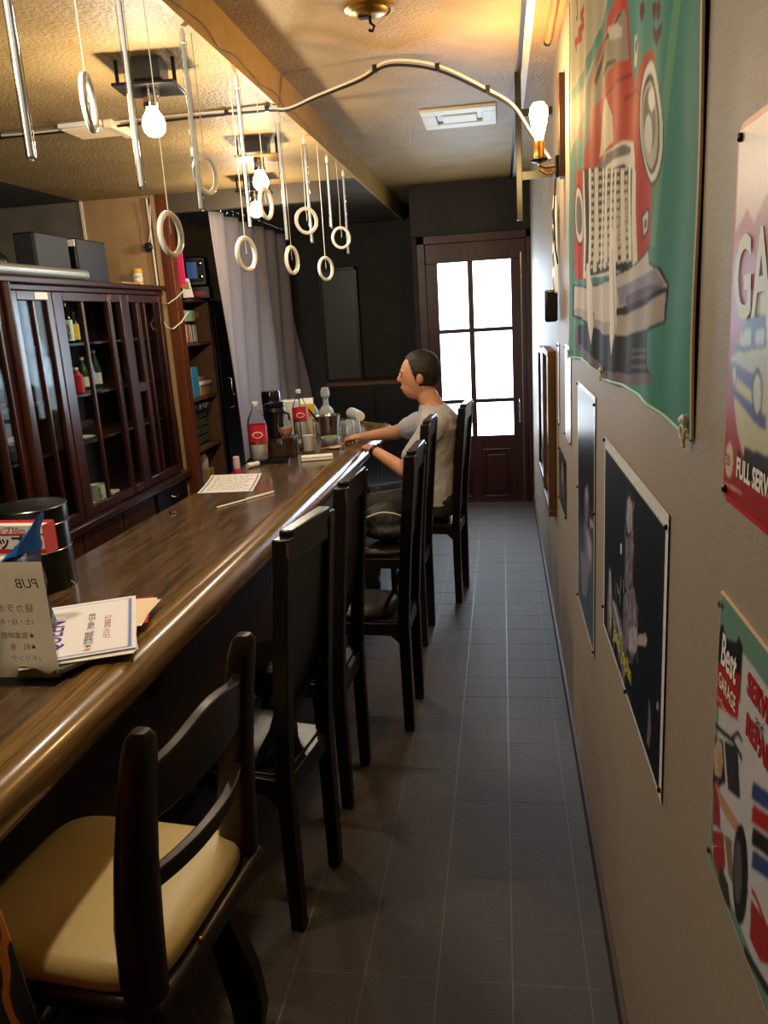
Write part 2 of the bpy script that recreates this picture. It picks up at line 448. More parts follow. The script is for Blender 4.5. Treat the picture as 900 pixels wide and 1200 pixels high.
for a, b in gx:
    for z0, z1 in ((.54, .80), (.83, 1.34), (1.37, 1.86)):
        MB().box((a, .012, z0), (b, .02, z1)).build('pane', M_['sky_glass'], dr)
    mb = MB()
    for z in (.80, 1.34): mb.box((a, 0.004, z), (b, .036, z + .03))
    mb.build('glazing_bar', M_['door_wood'], dr)
    m = (a + b) / 2; hw = .075
    pn = MB()
    for x0, x1, z0, z1 in ((m-hw-.03, m+hw+.03, .42, .435), (m-hw-.03, m+hw+.03, .045, .06), (m-hw-.03, m-hw-.015, .06, .42), (m+hw+.015, m+hw+.03, .06, .42)):
        pn.box((x0, -.012, z0), (x1, .005, z1))
    pn.box((m-hw, -.014, .09), (m+hw, .005, .39))
    pn.build('raised_panel', M_['door_wood'], dr, bevel=.006)
MB().tube([(.125, -.005, .62), (.125, -.035, .64), (.125, -.035, .80), (.125, -.005, .82)], .007).build('door_handle', M_['steel'], dr)
MB().box((.148, -.006, .02), (.156, .004, 1.9)).build('weather_strip', M_['steel'], dr)
struct(MB().box((DX0 - .06, YD - .03, -0.003), (W, YD + .1, .006)), 'trim_threshold', M_['steel'])

# exhaust grille, air-conditioning grille and ceiling rose
f1, f2 = on_z(76, 147, ZB), on_z(145, 150, ZB)
ex = thing('ceiling_vent', 'small cream slatted vent with side box set in textured ceiling', 'vent', (-1.585, 3.24, ZB), 0.0)
MB().box((-.105, -.10, -.018), (.075, .10, .001)).build('frame', M_['white_plastic'], ex, bevel=.004)
MB().box((.08, -.09, -.03), (.115, .11, .001)).build('side_box', M_['cream_paper'], ex, bevel=.003)
for k in range(9): MB().box((-.095, -.085 + .0195*k, -.024), (.065, -.077 + .0195*k, -.017)).build('slat', M_['cream_paper'], ex)
ac = thing('air_grille', 'pale rectangular air grille flush in golden ceiling', 'vent', (-0.18, 4.25, ZC))
gm = mat('grille_green', '#d2d0c2', 0.5)
g = MB(); g.box((-.18, -.19, -.014), (.18, -.10, .001)); g.box((-.18, .10, -.014), (.18, .19, .001)); g.box((-.18, -.10, -.014), (-.11, .10, .001)); g.box((.11, -.10, -.014), (.18, .10, .001))
g.build('frame', gm, ac, bevel=.004)
MB().box((-.11, -.10, -.002), (.11, .10, .0005)).build('gap_shade_sheet', M_['black_plastic'], ac)  # flat black sheet on solid ceiling; its colour imitates the opening's shaded depth
MB().box((-.085, -.055, -.012), (.085, .085, -.003)).build('flap', gm, ac, bevel=.003)
rs = thing('ceiling_rose', 'round brass ceiling rose with an empty hook', 'ceiling rose', (-.381, 2.726, ZC))
MB().lathe([(.078, .001), (.078, -.008), (.066, -.014), (.058, -.012), (.05, -.02), (.03, -.026), (.012, -.027)], n=28).build('plate', M_['brass'], rs)
MB().tube([(0, 0, -.025), (0, 0, -.045), (.012, 0, -.055), (.006, 0, -.068), (-.006, 0, -.064)], .005).build('hook', M_['dark_metal'], rs)
MB().box((-.035, -.012, -.03), (-.005, .012, -.02)).build('socket_clip', M_['dark_metal'], rs)

# suspended bulbs over the bar
def ceiling_lamp(x, y, label, power, drop=.17, plate='dark_metal'):
    t = thing('ceiling_lamp', label, 'lamp', (x, y, ZB), 0.12, 'bare bulb lamps over the bar')
    MB().box((-.05, -.05, -.06), (.05, .05, -.002)).build('junction_box', M_['black_plastic'], t)
    for s in (-1, 1):
        MB().tube([(s*.088, -.03, -.002), (s*.088, -.03, -.075)], .006).build('bracket', M_['dark_metal'], t)
    MB().box((-.095, -.075, -.083), (.095, .075, -.074)).build('plate', M_[plate], t, bevel=.002)
    MB().lathe([(.026, -.083), (.026, -.10), (.023, -.10), (.023, -.118), (.026, -.12), (.024, -.132)], n=18).build('socket', M_['chrome'], t)
    b = MB().lathe([(.016, -.13), (.02, -.142), (.031, -.158), (.036, -.178), (.032, -.198), (.02, -.211), (.004, -.216)], n=20).build('bulb', M_['bulb_cool'], t)
    point_light('bulb_light', (x, y, ZB - .245), power, (1.0, 0.86, 0.66), .035)
ceiling_lamp(-1.055, 2.56, 'bare round bulb under dark square plate beside ceiling vent', 15)
ceiling_lamp(-1.06, 3.72, 'lit bulb with yellow socket plate between the other two lamps', 14, plate='brass')
ceiling_lamp(-1.36, 4.62, 'lit bulb under dark plate close to lintel by the curtain', 12)
# the bar's row of bulbs goes on above the frame: it lights the rail, the flyers and the camera side of the wrap box
point_light('bar_lamp_offscreen', (-1.05, 1.35, ZB - .245), 20, (1.0, 0.86, 0.66), .035)
# ------------------------------------------------------------------ bar counter
CT = 0.78
def fx(y): return -0.937 + .0125 * y             # inner line of the arm rail
def bx_(y): return -1.49 + .032 * y              # bartender's side
bar = thing('bar_counter', 'long dark glossy wooden bar counter with rounded golden arm rail', 'bar counter', (-1.15, 3.0, 0))
bar.location = (0, 0, 0)
top = [(fx(-.4), -.4), (fx(5.35), 5.35), (-1.26, 5.80), (bx_(5.75), 5.78), (bx_(-.4), -.4)]
MB().prism([(x, y, CT - .045) for x, y in top], (0, 0, .045)).build('counter_top', M_['counter_wood'], bar, bevel=.004)
prof = [(0, .0), (0, .008), (.018, .012), (.045, .011), (.05, .009), (.056, .011), (.085, .008), (.103, -.004), (.114, -.022), (.116, -.045), (.106, -.066), (.09, -.075), (.02, -.075), (0, -.07)]
ys = [-.4 + .25*k for k in range(24)]
rings = [[(fx(y) + a, y, CT + b) for a, b in prof] for y in ys if y < 5.36]
MB().loft(rings).build('arm_rail', M_['rail_wood'], bar, smooth=50)
def endp(p, q, a): return (p[0] + (q[0]-p[0])*a, p[1] + (q[1]-p[1])*a)
e0, e1 = Vector((fx(5.35) + .07, 5.30, 0)), Vector((-1.26, 5.80, 0)); dn = (e1 - e0).normalized(); nn = Vector((-dn.y, dn.x, 0)) * -1
MB().bar(e0 + Vector((0, 0, CT - .02)), e1 + Vector((0, 0, CT - .02)), .04, .06).build('end_rail', M_['rail_wood'], bar, bevel=.008)
MB().box((bx_(2.6) - .10, -.4, CT - .22), (bx_(2.6) + .02, .2, CT - .2))
MB().prism([(fx(-.4) - .16, -.4, 0), (fx(5.3) - .16, 5.3, 0), (fx(5.3) - .19, 5.3, 0), (fx(-.4) - .19, -.4, 0)], (0, 0, CT - .04)).build('front_panel', M_['bar_panel'], bar)
MB().prism([(bx_(-.4) + .04, -.4, 0), (bx_(5.7) + .04, 5.7, 0), (bx_(5.7) + .01, 5.7, 0), (bx_(-.4) + .01, -.4, 0)], (0, 0, CT - .04)).build('back_panel', M_['bar_panel'], bar)
for y in (.7, 2.05, 3.4, 4.7):
    x = fx(y)
    MB().prism([(x - .17, y, CT - .05), (x + .06, y, CT - .07), (x + .03, y, CT - .12), (x - .10, y, CT - .25), (x - .13, y, CT - .34), (x - .17, y, CT - .36)], (0, .035, 0)).build('bracket', M_['bracket_wood'], bar, bevel=.004)
MB().tube([(fx(0) - .02, -.4, .18), (fx(5) - .02, 5.2, .18)], .022, n=12).build('foot_rail', M_['dark_metal'], bar)

# ------------------------------------------------------------------ black high-back chairs
def build_chair(name, label, loc, rz, group):
    t = thing(name, label, 'chair', loc, rz, group)
    blk, wr = M_['chair_black'], M_['worn_wood']
    HY = .128
    def px(z): return 0.0 if z < .43 else .055 * ((z - .43) / .62) ** 1.15
    for s in (-1, 1):
        mb = MB(); zs = [0, .2, .43, .58, .74, .90, 1.035]
        rings = []
        for z in zs:
            w = .020 if z > .3 else .0175 + .0025 * z / .3
            a = px(z); rings.append([(a - w, s*HY - .017, z), (a + w, s*HY - .017, z), (a + w, s*HY + .017, z), (a - w, s*HY + .017, z)])
        mb.loft(rings); mb.build('rear_leg', blk, t, bevel=.003)
        w1 = MB().box((px(1.0) + .0185, s*HY - .0178, .995), (px(1.03) + .0205, s*HY - .0145, 1.030)); 
        w1.build('worn_edge', M_['worn_edge'], t)
        mb = MB(); rings = []
        for z in (0, .2, .395): rings.append([(-.345 - .016, s*.135 - .016, z), (-.345 + .016, s*.135 - .016, z), (-.345 + .016, s*.135 + .016, z), (-.345 - .016, s*.135 + .016, z)])
        mb.loft(rings).build('front_leg', blk, t, bevel=.003)
        mb = MB().prism([(.0, s*HY - .011, .425), (-.34, s*HY - .006, .425), (-.34, s*HY - .006, .378), (-.05, s*HY - .011, .378), (-.016, s*HY - .011, .345), (0, s*HY - .011, .345)], (0, .02, 0))
        mb.build('side_apron', blk, t, bevel=.002)
    MB().box((-.014, -HY, .375), (.012, HY, .425)).build('rear_apron', blk, t, bevel=.002)
    MB().box((-.355, -.135, .375), (-.335, .135, .425)).build('front_apron', blk, t, bevel=.002)
    MB().box((-.35, -HY + .005, .418), (-.005, HY - .005, .431)).build('seat_frame', blk, t, bevel=.002)
    a = px(1.0)
    MB().hexa([(px(.965) - .016, -HY + .016, .965), (px(.965) + .016, -HY + .016, .965), (px(.965) + .016, HY - .016, .965), (px(.965) - .016, HY - .016, .965)],
              [(px(1.05) - .016, -HY + .012, 1.05), (px(1.05) + .019, -HY + .012, 1.05), (px(1.05) + .019, HY - .012, 1.05), (px(1.05) - .016, HY - .012, 1.05)]).build('top_rail', blk, t, bevel=.005)
    path = [(px(.98), .98), (px(.85) - .002, .85), (px(.72) - .006, .72), (px(.62) - .02, .62), (-.035, .54), (-.07, .48), (-.085, .44)]
    rings = [[(x - .007, -HY + .02, z), (x + .007, -HY + .02, z), (x + .007, HY - .02, z), (x - .007, HY - .02, z)] for x, z in path]
    MB().loft(rings).build('back_panel', blk, t, smooth=30, bevel=.002)
    # padded seat: rounded cushion
    rings = []; n = 28
    for z, k in ((.428, .93), (.437, 1.0), (.450, 1.0), (.462, .93), (.470, .78), (.474, .5), (.4745, .15)):
        rr = []
        for i in range(n):
            q = 2*PI*i/n; c, s = math.cos(q), math.sin(q); e = .55
            rr.append((-.205 + .155*k*math.copysign(abs(c)**e, c), .135*k*math.copysign(abs(s)**e, s), z))
        rings.append(rr)
    MB().loft(rings).build('seat_cushion', M_['black_leather'], t, smooth=60)
    return t
G = 'black high-backed chairs along the bar'
build_chair('bar_chair', 'black high-backed wooden chair next to cream-seated chair', (-.523, 1.775, 0), math.radians(-9.5), G)
build_chair('bar_chair', 'second black high-backed chair from the cream-seated chair, pushed to counter', (-.508, 2.29, 0), math.radians(-3), G)
build_chair('bar_chair', 'black high-backed chair pulled out into walkway, next before the bag chair', (-.366, 2.775, 0), math.radians(-2.5), G)
build_chair('bar_chair', 'black high-backed chair with dark bag on its seat', (-.383, 3.545, 0), math.radians(-3), G)
build_chair('bar_chair', 'black high-backed chair the person in grey T-shirt sits on', (-.243, 4.11, 0), math.radians(-6), G)

# ------------------------------------------------------------------ cream-seated chair
cc = thing('dining_chair', 'dark wooden chair with cream vinyl seat and curved ladder back', 'chair', (-.556, 1.15, 0), math.radians(-6.5))
cw = M_['cream_chair_wood']
for s in (-1, 1):
    rings = []
    for z, x, w, d in ((.43, -.012, .034, .023), (.50, -.012, .038, .024), (.60, -.006, .038, .024), (.72, .008, .033, .023), (.83, .026, .028, .022), (.90, .040, .025, .021), (.932, .047, .021, .018), (.942, .048, .013, .011)):
        ring = []
        for i in range(14):
            q = 2*PI*i/14; c, sn = math.cos(q), math.sin(q)
            ring.append((x + w*math.copysign(abs(c)**.6, c), s*.178 + d*math.copysign(abs(sn)**.6, sn), z))
        rings.append(ring)
    MB().loft(rings).build('back_post', cw, cc, smooth=50)
    for fx_, top_, in ((1, (-.06, .13)), (-1, (-.36, .13))):
        rings = []
        for z, k in ((.44, 0), (.34, .10), (.22, .35), (.10, .72), (0, 1.0)):
            o = (.02 if fx_ > 0 else .085) * k ** 1.5 * fx_; x, y = top_[0] + o - (.0 if fx_ > 0 else .03)*math.sin(PI*k)*fx_ + (.03*math.sin(PI*k) if fx_ > 0 else 0), s * (top_[1] + .05*k)
            w = .026 + .016*math.sin(PI*min(1, k*1.05)); d = .018
            rings.append([(x - w, y - d, z), (x + w, y - d, z), (x + w, y + d, z), (x - w, y + d, z)])
        MB().loft(rings).build('leg', cw, cc, bevel=.004, smooth=40)
def slat(z0, z1, x0, bow, name, lf):
    rings = []
    for i in range(17):
        q = i/16*2 - 1; y = q * .165; b = x0 + bow*(1 - q*q); lift = lf*(math.cos(q*PI)*.5+.5)
        th = .011
        rings.append([(b - th, y, z0 + lift*.3), (b + th, y, z0 + lift*.3), (b + th + .012, y, z1 + lift), (b - th + .012, y, z1 + lift)])
    MB().loft(rings).build(name, cw, cc, smooth=50, bevel=.004)
slat(.775, .87, .020, .030, 'crest_rail', .03)
slat(.645, .685, .0, .034, 'back_slat', .004)
MB().prism([(.03, -.205, .43), (.03, .205, .43), (-.34, .205, .43), (-.41, .17, .43), (-.41, -.17, .43), (-.34, -.205, .43)], (0, 0, .042)).build('seat_frame', cw, cc, bevel=.012, seg=3)
rings = []; n = 48
for z, k in ((.468, .97), (.478, 1.0), (.492, 1.0), (.505, .965), (.513, .88), (.518, .7), (.520, .4), (.520, .1)):
    rr = []
    for i in range(n):
        q = 2*PI*i/n; c, s = math.cos(q), math.sin(q); e = .36
        rr.append((-.20 + .212*k*math.copysign(abs(c)**e, c), .196*k*math.copysign(abs(s)**e, s), z))
    rings.append(rr)
MB().loft(rings).build('seat_cushion', M_['cream_vinyl'], cc, smooth=60)
MB().ball((.024, -.06, .474), .005).build('seat_screw', M_['brass'], cc)
# ------------------------------------------------------------------ glass display cabinet behind the bar
XC = -2.10
def yc_(px): return on_x(px, 345, XC).y
mh = M_['mahogany']
cab = thing('display_cabinet', 'mahogany display cabinet with glazed doors over drawers behind the bar', 'cabinet')
CY0, CY1, CZ0, CZ1 = 2.55, 4.87, .60, 1.735
MB().box((XC - .42, CY0, CZ1), (XC + .045, CY1 + .01, CZ1 + .028)).box((XC - .42, CY0, CZ1 - .03), (XC + .02, CY1, CZ1)).build('cabinet_top', mh, cab, bevel=.006)
MB().box((XC - .41, CY0, 0), (XC - .395, CY1, CZ1)).build('back_board', M_['cab_inside'], cab)
for y in (CY0, 3.56, CY1 - .022): MB().box((XC - .4, y, CZ0), (XC - .005, y + .02, CZ1 - .03)).build('side_board', mh, cab)
MB().box((XC - .4, CY0, CZ0 - .05), (XC + .06, CY1 + .03, CZ0)).build('ledge', mh, cab, bevel=.012, seg=3)
MB().box((XC - .4, CY0, .08), (XC + .01, CY1, CZ0 - .05)).build('base', M_['walnut'], cab)
MB().box((XC - .4, CY0, 0), (XC - .03, CY1, .08)).build('plinth', M_['cab_inside'], cab)
for z in (.955, 1.20, 1.46):
    MB().box((XC - .395, CY0 + .02, z - .012), (XC - .06, CY1 - .02, z)).build('shelf', M_['walnut'], cab)
# base drawers
dy = [2.6, 3.05, 3.52, 3.95, 4.36]
for a, b in zip(dy[:-1], dy[1:]):
    for z0, z1 in ((.42, .54), (.28, .40), (.12, .26)):
        d = MB().box((XC + .01, a + .01, z0), (XC + .028, b - .01, z1)).build('drawer', M_['walnut'], cab, bevel=.004)
        if z0 == .42:
            mb = MB()
            for k in range(22): mb.box((XC + .027, a + .03 + k*.0165, z0 + .03), (XC + .031, a + .037 + k*.0165, z1 - .015))
            mb.build('fluting', M_['walnut'], d)
        else: MB().ball((XC + .036, (a+b)/2, (z0+z1)/2), .011).build('knob', M_['brass'], d)
d = MB().box((XC + .01, 4.40, .40), (XC + .03, 4.86, .545)).build('drawer', M_['dark_door'], cab, bevel=.004); tag(d, 'black drawer with bright metal pull')
MB().tube([(XC + .03, 4.60, .485), (XC + .048, 4.61, .478), (XC + .05, 4.64, .47), (XC + .048, 4.67, .478), (XC + .03, 4.68, .485)], .006).build('drawer_pull', M_['chrome'], d)
MB().box((XC + .01, 4.40, .14), (XC + .026, 4.86, .38)).build('lower_door', M_['dark_door'], cab, bevel=.004)
# glazed doors
def glazed(y0, y1, st0, st1, mull, xo=0.0, rails=()):
    x = XC + xo; z0, z1 = CZ0 + .005, CZ1 - .032
    d = MB().box((x, y0, z0), (x + .026, y0 + st0, z1)).box((x, y1 - st1, z0), (x + .026, y1, z1)).box((x, y0 + st0, z0), (x + .026, y1 - st1, z0 + .05)).box((x, y0 + st0, z1 - .042), (x + .026, y1 - st1, z1))
    d = d.build('door', mh, cab, bevel=.004)
    for m, wd in mull: MB().box((x + .004, m - wd/2, z0 + .05), (x + .024, m + wd/2, z1 - .042)).build('mullion', mh, d, bevel=.003)
    for a, b, z in rails: MB().box((x + .004, a, z), (x + .024, b, z + .05)).build('door_rail', mh, d)
    MB().box((x + .008, y0 + st0, z0 + .05), (x + .012, y1 - st1, z1 - .042)).build('pane', M_['pane'], d)
    return d
glazed(2.57, 3.19, .05, .05, [(2.88, .02)])
glazed(yc_(3), yc_(51), .04, .045, [(yc_(29), .016)], .012)
glazed(yc_(54), yc_(121), .085, .018, [(yc_(89), .022)], .004)
glazed(yc_(121.5), yc_(142), .012, .08, [], .004)
glazed(yc_(142.5), yc_(184), .02, .045, [(yc_(155.5), .045), (yc_(163), .02)], 0, [(yc_(144), yc_(154), 1.16)])
for y in (yc_(1), 3.02):                              # two turned columns standing in front of the left doors
    MB().lathe([(.024, CZ0 + .001), (.024, .66), (.019, .70), (.024, .78), (.024, 1.55), (.019, 1.62), (.024, CZ1 - .001)], c=(XC + .035, y - .02, 0), n=14).build('column', mh, cab)
MB().box((XC + .0262 + .012, yc_(31), CZ1 - .068), (XC + .0275 + .012, yc_(46), CZ1 - .038)).build('name_label', M_['white_paper'], cab)

def bottle(name, loc, h, r, label, cat, glass, cap, lab=None, lz=(.15, .5), group=None, neck=.35, liquid=None, lfill=.5, capname='cap'):
    t = thing(name, label, cat, loc, 0, group)
    n0 = h * (1 - neck)
    pr = [(r*.9, 0), (r, h*.02), (r, n0*.8), (r*.93, n0*.9), (r*.6, n0 + .25*neck*h), (r*.36, n0 + .5*neck*h), (r*.33, h*.93)]
    MB().lathe(pr, n=18).build('body', glass, t, smooth=60)
    if liquid is not None: MB().lathe([(r*.8, .004), (r*.93, h*.03), (r*.93, h*lfill)], n=18).build('liquid', liquid, t)
    MB().lathe([(r*.40, h*.91), (r*.42, h*.92), (r*.42, h*.995), (r*.38, h)], n=16).build(capname, cap, t)
    if lab is not None: MB().lathe([(r*1.008, h*lz[0]), (r*1.008, h*lz[1])], n=18, cap=False).build('paper_label', lab, t)
    return t
dg = mat('dark_glass', '#1a1511', 0.08); gg = mat('green_glass', '#31462f', 0.08)
b = bottle('sake_bottle', (-2.2, 3.885, 1.461), .20, .034, 'dark bottle with white lettered label and gold cap in cabinet', 'bottle', dg, M_['brass'], M_['white_paper'], (.06, .58))
for k, ch in enumerate(('酒', '神')):
    text(ch, .042, (-2.2 + .034*math.sin(.55), 3.885 - .036, 1.461 + .058 - .04*k), (.86, .5, 0), (0, 0, 1), M_['text_black'], b, lift=.0015, align='CENTER').matrix_parent_inverse = Matrix.Translation((2.2, -3.885, -1.461))
bottle('whisky_bottle', (-2.2, 3.96, 1.461), .155, .026, 'small dark bottle with oval amber label beside sake bottle', 'bottle', dg, M_['black_plastic'], M_['yellow'], (.1, .62))
bottle('juice_bottle', (-2.2, 3.915, 1.201), .135, .031, 'small red-labelled bottle with white cap on cabinet shelf', 'bottle', M_['red_label'], M_['white_plastic'], M_['red_label'], (.05, .7), neck=.25)
bottle('syrup_bottle', (-2.27, 3.87, 1.201), .15, .022, 'slim yellow bottle behind red-labelled bottle in cabinet', 'bottle', M_['yellow'], M_['white_plastic'])
for k, (y, h) in enumerate(((4.24, .24), (4.31, .21), (4.17, .18))):
    bottle('liquor_bottle', (-2.30, y, 1.201), h, .028, ['tall clear green bottle with gold cap in cabinet', 'green bottle with pale label behind glass door', 'short green bottle standing before the tall one'][k], 'bottle', gg, M_['brass'] if k == 0 else M_['white_plastic'], M_['white_paper'], (.1, .4))
for k, y in enumerate((4.62, 4.66)):
    bottle('liquor_bottle', (-2.25, y, 1.201 if k == 0 else .961), .22, .026, ['dark bottle with upright white label by cabinet end', 'dark bottle with cream label on lower shelf by cabinet end'][k], 'bottle', dg, M_['white_plastic'], M_['white_paper'] if k == 0 else M_['cream_paper'], (.1, .6))
def bowl(name, loc, prof, m, label, cat, group=None, n=24):
    t = MB().lathe(prof, n=n).build(name, m, smooth=50); t.location = loc; return tag(t, label, cat, group)
bowl('serving_dish', (-2.2, 3.86, .956), [(.025, 0), (.03, .003), (.075, .022), (.077, .024), (.05, .012), (.02, .008)], M_['white_plastic'], 'shallow white dish on middle cabinet shelf', 'dish')
mg = thing('mug', 'white mug on folded cloth at the cabinet bottom', 'mug', (-2.17, 3.90, .632))
MB().lathe([(.036, 0), (.04, .004), (.042, .085), (.039, .085), (.037, .01)], n=22).build('cup', M_['white_plastic'], mg)
MB().tube([(.04*.8, -.03, .07), (.05, -.055, .068), (.052, -.06, .045), (.045, -.05, .02), (.03, -.032, .018)], .006).build('handle', M_['white_plastic'], mg)
tag(MB().box((-2.26, 3.82, .601), (-2.12, 3.99, .632)).build('folded_cloth', M_['cream_paper'], bevel=.01, seg=3), 'cream folded cloth under white mug in cabinet', 'cloth')
tag(MB().box((-2.24, 4.04, .601), (-2.15, 4.11, .645)).build('napkin_pack', M_['white_paper'], bevel=.008), 'small white napkin pack beside folded cloth in cabinet', 'napkins')
for k in range(8):
    bowl('plate', (-2.2, 3.30, .956 + k*.012), [(.05, 0), (.06, .002), (.10, .014), (.102, .017), (.06, .008), (.02, .006)], M_['white_plastic'], 'white plate in the stack on middle cabinet shelf', 'plate', 'stacked plates in the cabinet')
for k, (y, z) in enumerate(((3.28, 1.201), (3.36, 1.201), (3.44, 1.201), (3.30, 1.461), (3.42, 1.461))):
    bowl('drinking_glass', (-2.22, y, z), [(.024, 0), (.03, .003), (.034, .1), (.031, .1), (.027, .006)], M_['glass'], 'clear tumbler on an upper shelf behind left cabinet door', 'glass', 'tumblers behind the left cabinet door')
bowl('copper_pot', (-2.22, 3.46, .601), [(.05, 0), (.062, .01), (.065, .09), (.06, .09), (.056, .012)], M_['brass'], 'small copper pot on the cabinet floor by the left door', 'pot')
tag(MB().box((-2.3, 3.22, .601), (-2.16, 3.34, .72)).build('storage_tin', M_['grey_metal'], bevel=.006), 'dull grey storage tin on the cabinet floor', 'tin')
tl = tag(MB().tube([(-2.15, 4.30, .96), (-2.15, 4.30, 1.40)], .005).build('blue_tube', mat('tube_blue', '#8fb8e8', .3)), 'thin upright pale blue tube inside the cabinet', 'tube')

# ------------------------------------------------------------------ things on top of the cabinet
ZT = CZ1 + .028
def speaker(y, loc, sz, label, strip=False):
    t = thing('speaker', label, 'speaker', loc, math.radians(0), 'loudspeakers on the display cabinet')
    a, b, h = sz
    MB().box((-a, 0, 0), (0, b, h)).build('case', M_['navy_box'], t, bevel=.008)
    MB().box((-a + .008, -.006, .008), (-.008, .001, h - .008)).build('front_cloth', M_['black_plastic'] if strip else M_['speaker_cloth'], t, bevel=.004)
    if strip: MB().box((-a + .006, -.009, h - .04), (-.006, -.002, h - .008)).build('name_strip', M_['white_paper'], t)
    return t
speaker(0, (-2.13, 3.60, ZT), (.11, .30, .215), 'dark square loudspeaker with grey front on the display cabinet')
speaker(0, (-2.12, 3.96, ZT), (.095, .31, .215), 'dark upright loudspeaker with white strip on the display cabinet', True)
bd = thing('plastic_bag', 'dark translucent bag of bottles left of the loudspeakers', 'bag', (-2.3, 3.48, ZT))
MB().ball((0, 0, .07), .09, sc=(1, .9, .8)).lathe([(.05, .12), (.02, .16), (.03, .2), (.045, .21)], n=12).build('bag_body', M_['black_plastic'], bd)
tb = thing('light_tube', 'long grey tube lying along the front of the display cabinet', 'tube', (-2.085, 3.3, ZT + .029))
MB().tube([(0, -.75, 0), (0, .62, 0)], .026, n=16).build('tube_body', M_['grey_metal'], tb)
for y in (-.75, .62): MB().tube([(0, y - .012, 0), (0, y + .012, 0)], .0275, n=16).build('end_cap', M_['grey_metal'], tb)
wt = thing('wipe_canister', 'white wipe canister with yellow lid on cabinet', 'canister', (-2.2, 4.80, ZT))
MB().lathe([(.030, 0), (.031, .004), (.031, .082)], n=20).build('body', M_['white_plastic'], wt)
MB().lathe([(.0325, .08), (.0325, .102), (.029, .108)], n=20).build('lid', M_['yellow'], wt)
MB().lathe([(.0315, .02), (.0315, .035)], n=20, cap=False).build('yellow_band', M_['yellow'], wt)
text('pure', .024, (.0135, -.0285, .055), (.86, .5, 0), (0, 0, 1), mat('text_teal', '#3a9a90', .5), wt, align='CENTER', lift=.001)
pf = thing('photo_stand', 'small gold framed stand behind the loudspeaker on cabinet', 'frame', (-2.25, 4.44, ZT))
MB().box((-.005, 0, 0), (.005, .012, .09)).box((-.005, .06, 0), (.005, .072, .09)).box((-.005, 0, .08), (.005, .072, .092)).box((-.005, 0, 0), (.005, .072, .012)).build('frame', M_['brass'], pf)
MB().box((-.003, .012, .012), (.0, .06, .05)).build('picture', M_['white_paper'], pf)
MB().box((-.003, .012, .05), (.0, .06, .08)).build('picture', M_['black_plastic'], pf)
tag(MB().box((-2.24, 4.50, ZT), (-2.16, 4.74, ZT + .022)).build('flat_box', M_['kraft'], bevel=.003), 'flat kraft box lying beside the wipe canister', 'box')
cl = thing('wall_clip_lamp', 'small round dark clip lamp on the tan wall above cabinet', 'lamp', (-2.14, YB - .03, 2.0))
MB().ball((0, 0, 0), .028, sc=(1, .7, 1)).build('head', M_['dark_metal'], cl)
for k in (-1, 0, 1): MB().bar((-.02, -.021, k*.012), (.02, -.021, k*.012), .003, .003).build('guard_bar', M_['chrome'], cl)
MB().tube([(.0, .01, .02), (.03, .0, .12), (.045, -.01, .24)], .003).build('cord', M_['cord_white'], cl)
for k, x in enumerate((-2.125, -2.112)):
    tag(MB().tube([(x, YB - .012, 2.28), (x + .004, YB - .012, 1.8), (x - .003, YB - .012, 1.2), (x + .01, YB - .012, .9), (x + .012, YB - .012, .4)], .0035 if k else .007).build('wall_cable', M_['cord_black'] if k else M_['cord_white']), ['pale round conduit running down the tan wall strip', 'thin black cable running down the tan wall strip'][k], 'cable')
tag(MB().tube([(-2.10, YB - .02, 1.66), (-2.05, YB - .05, 1.655), (-2.0, YB - .02, 1.69), (-1.99, YB + .1, 1.74)], .004).build('loop_cable', M_['cord_white']), 'white cable looping across the brown post, upper one', 'cable')
tag(MB().tube([(-2.11, YB - .02, 1.56), (-2.07, YB - .06, 1.51), (-2.03, YB - .07, 1.50), (-1.99, YB - .02, 1.54), (-1.985, YB + .1, 1.60)], .005).build('loop_cable', M_['cord_white']), 'white cable looping across the brown post, lower one', 'cable')

# ------------------------------------------------------------------ post, book shelf, wardrobe, curtain
struct(MB().box((-2.115, YB, 0), (-2.07, YB + .09, 2.3)), 'trim_5', M_['tan_wall'])
struct(MB().box((-2.075, YB - .005, 0), (-2.008, YB + .085, 2.3)), 'trim_6', M_['brown_post'], bevel=.003)
sh = thing('book_shelf', 'tall brown open shelf crammed with boxes behind the post', 'shelf')
SY0, SY1, SX0, SX1 = 5.0, 5.50, -2.415, -2.03
MB().box((SX0, SY0, 0), (SX1, SY0 + .02, 1.69)).build('side_board', M_['shelf_side'], sh)
MB().box((SX0, SY1, 0), (SX1, SY1 + .045, 1.69)).build('side_board', M_['shelf_side'], sh)
MB().box((SX0, SY0, 0), (SX0 + .01, SY1, 1.69)).build('back_board', M_['shelf_side'], sh)
for z in (.10, .40, .68, 1.02, 1.385, 1.67): MB().box((SX0, SY0 + .02, z), (SX1 - .005, SY1, z + .02)).build('shelf_board', M_['shelf_side'], sh)
MB().lathe([(.022, 0), (.022, .002)], n=14, M=Matrix.Rotation(PI/2, 3, 'X')).build('cover_disc', M_['worn_wood'], sh).location = (-2.12, SY1 - .001, 1.59)
def bx(name, lo, hi, m, label, cat, bevel=.004, group=None):
    return tag(MB().box(lo, hi).build(name, m, bevel=bevel), label, cat, group)
Z1 = 1.406
for k in range(7):
    y = 5.20 + k*.017
    bx('compact_disc_case', (-2.22, y, Z1), (-2.09, y + .014, Z1 + .125 - .004*(k % 3)), [M_['white_paper'], M_['kraft'], M_['black_plastic'], M_['cream_paper'], M_['red'], M_['white_paper'], M_['black_plastic']][k], ['white disc case standing next to the shelf post', 'tan disc case in the shelf row', 'black disc case between tan and cream cases', 'cream disc case in the shelf row', 'red disc case in the shelf row', 'white disc case beside the red case', 'black disc case at the carton end of the row'][k], 'disc case', .001, 'disc cases in a row on the book shelf')
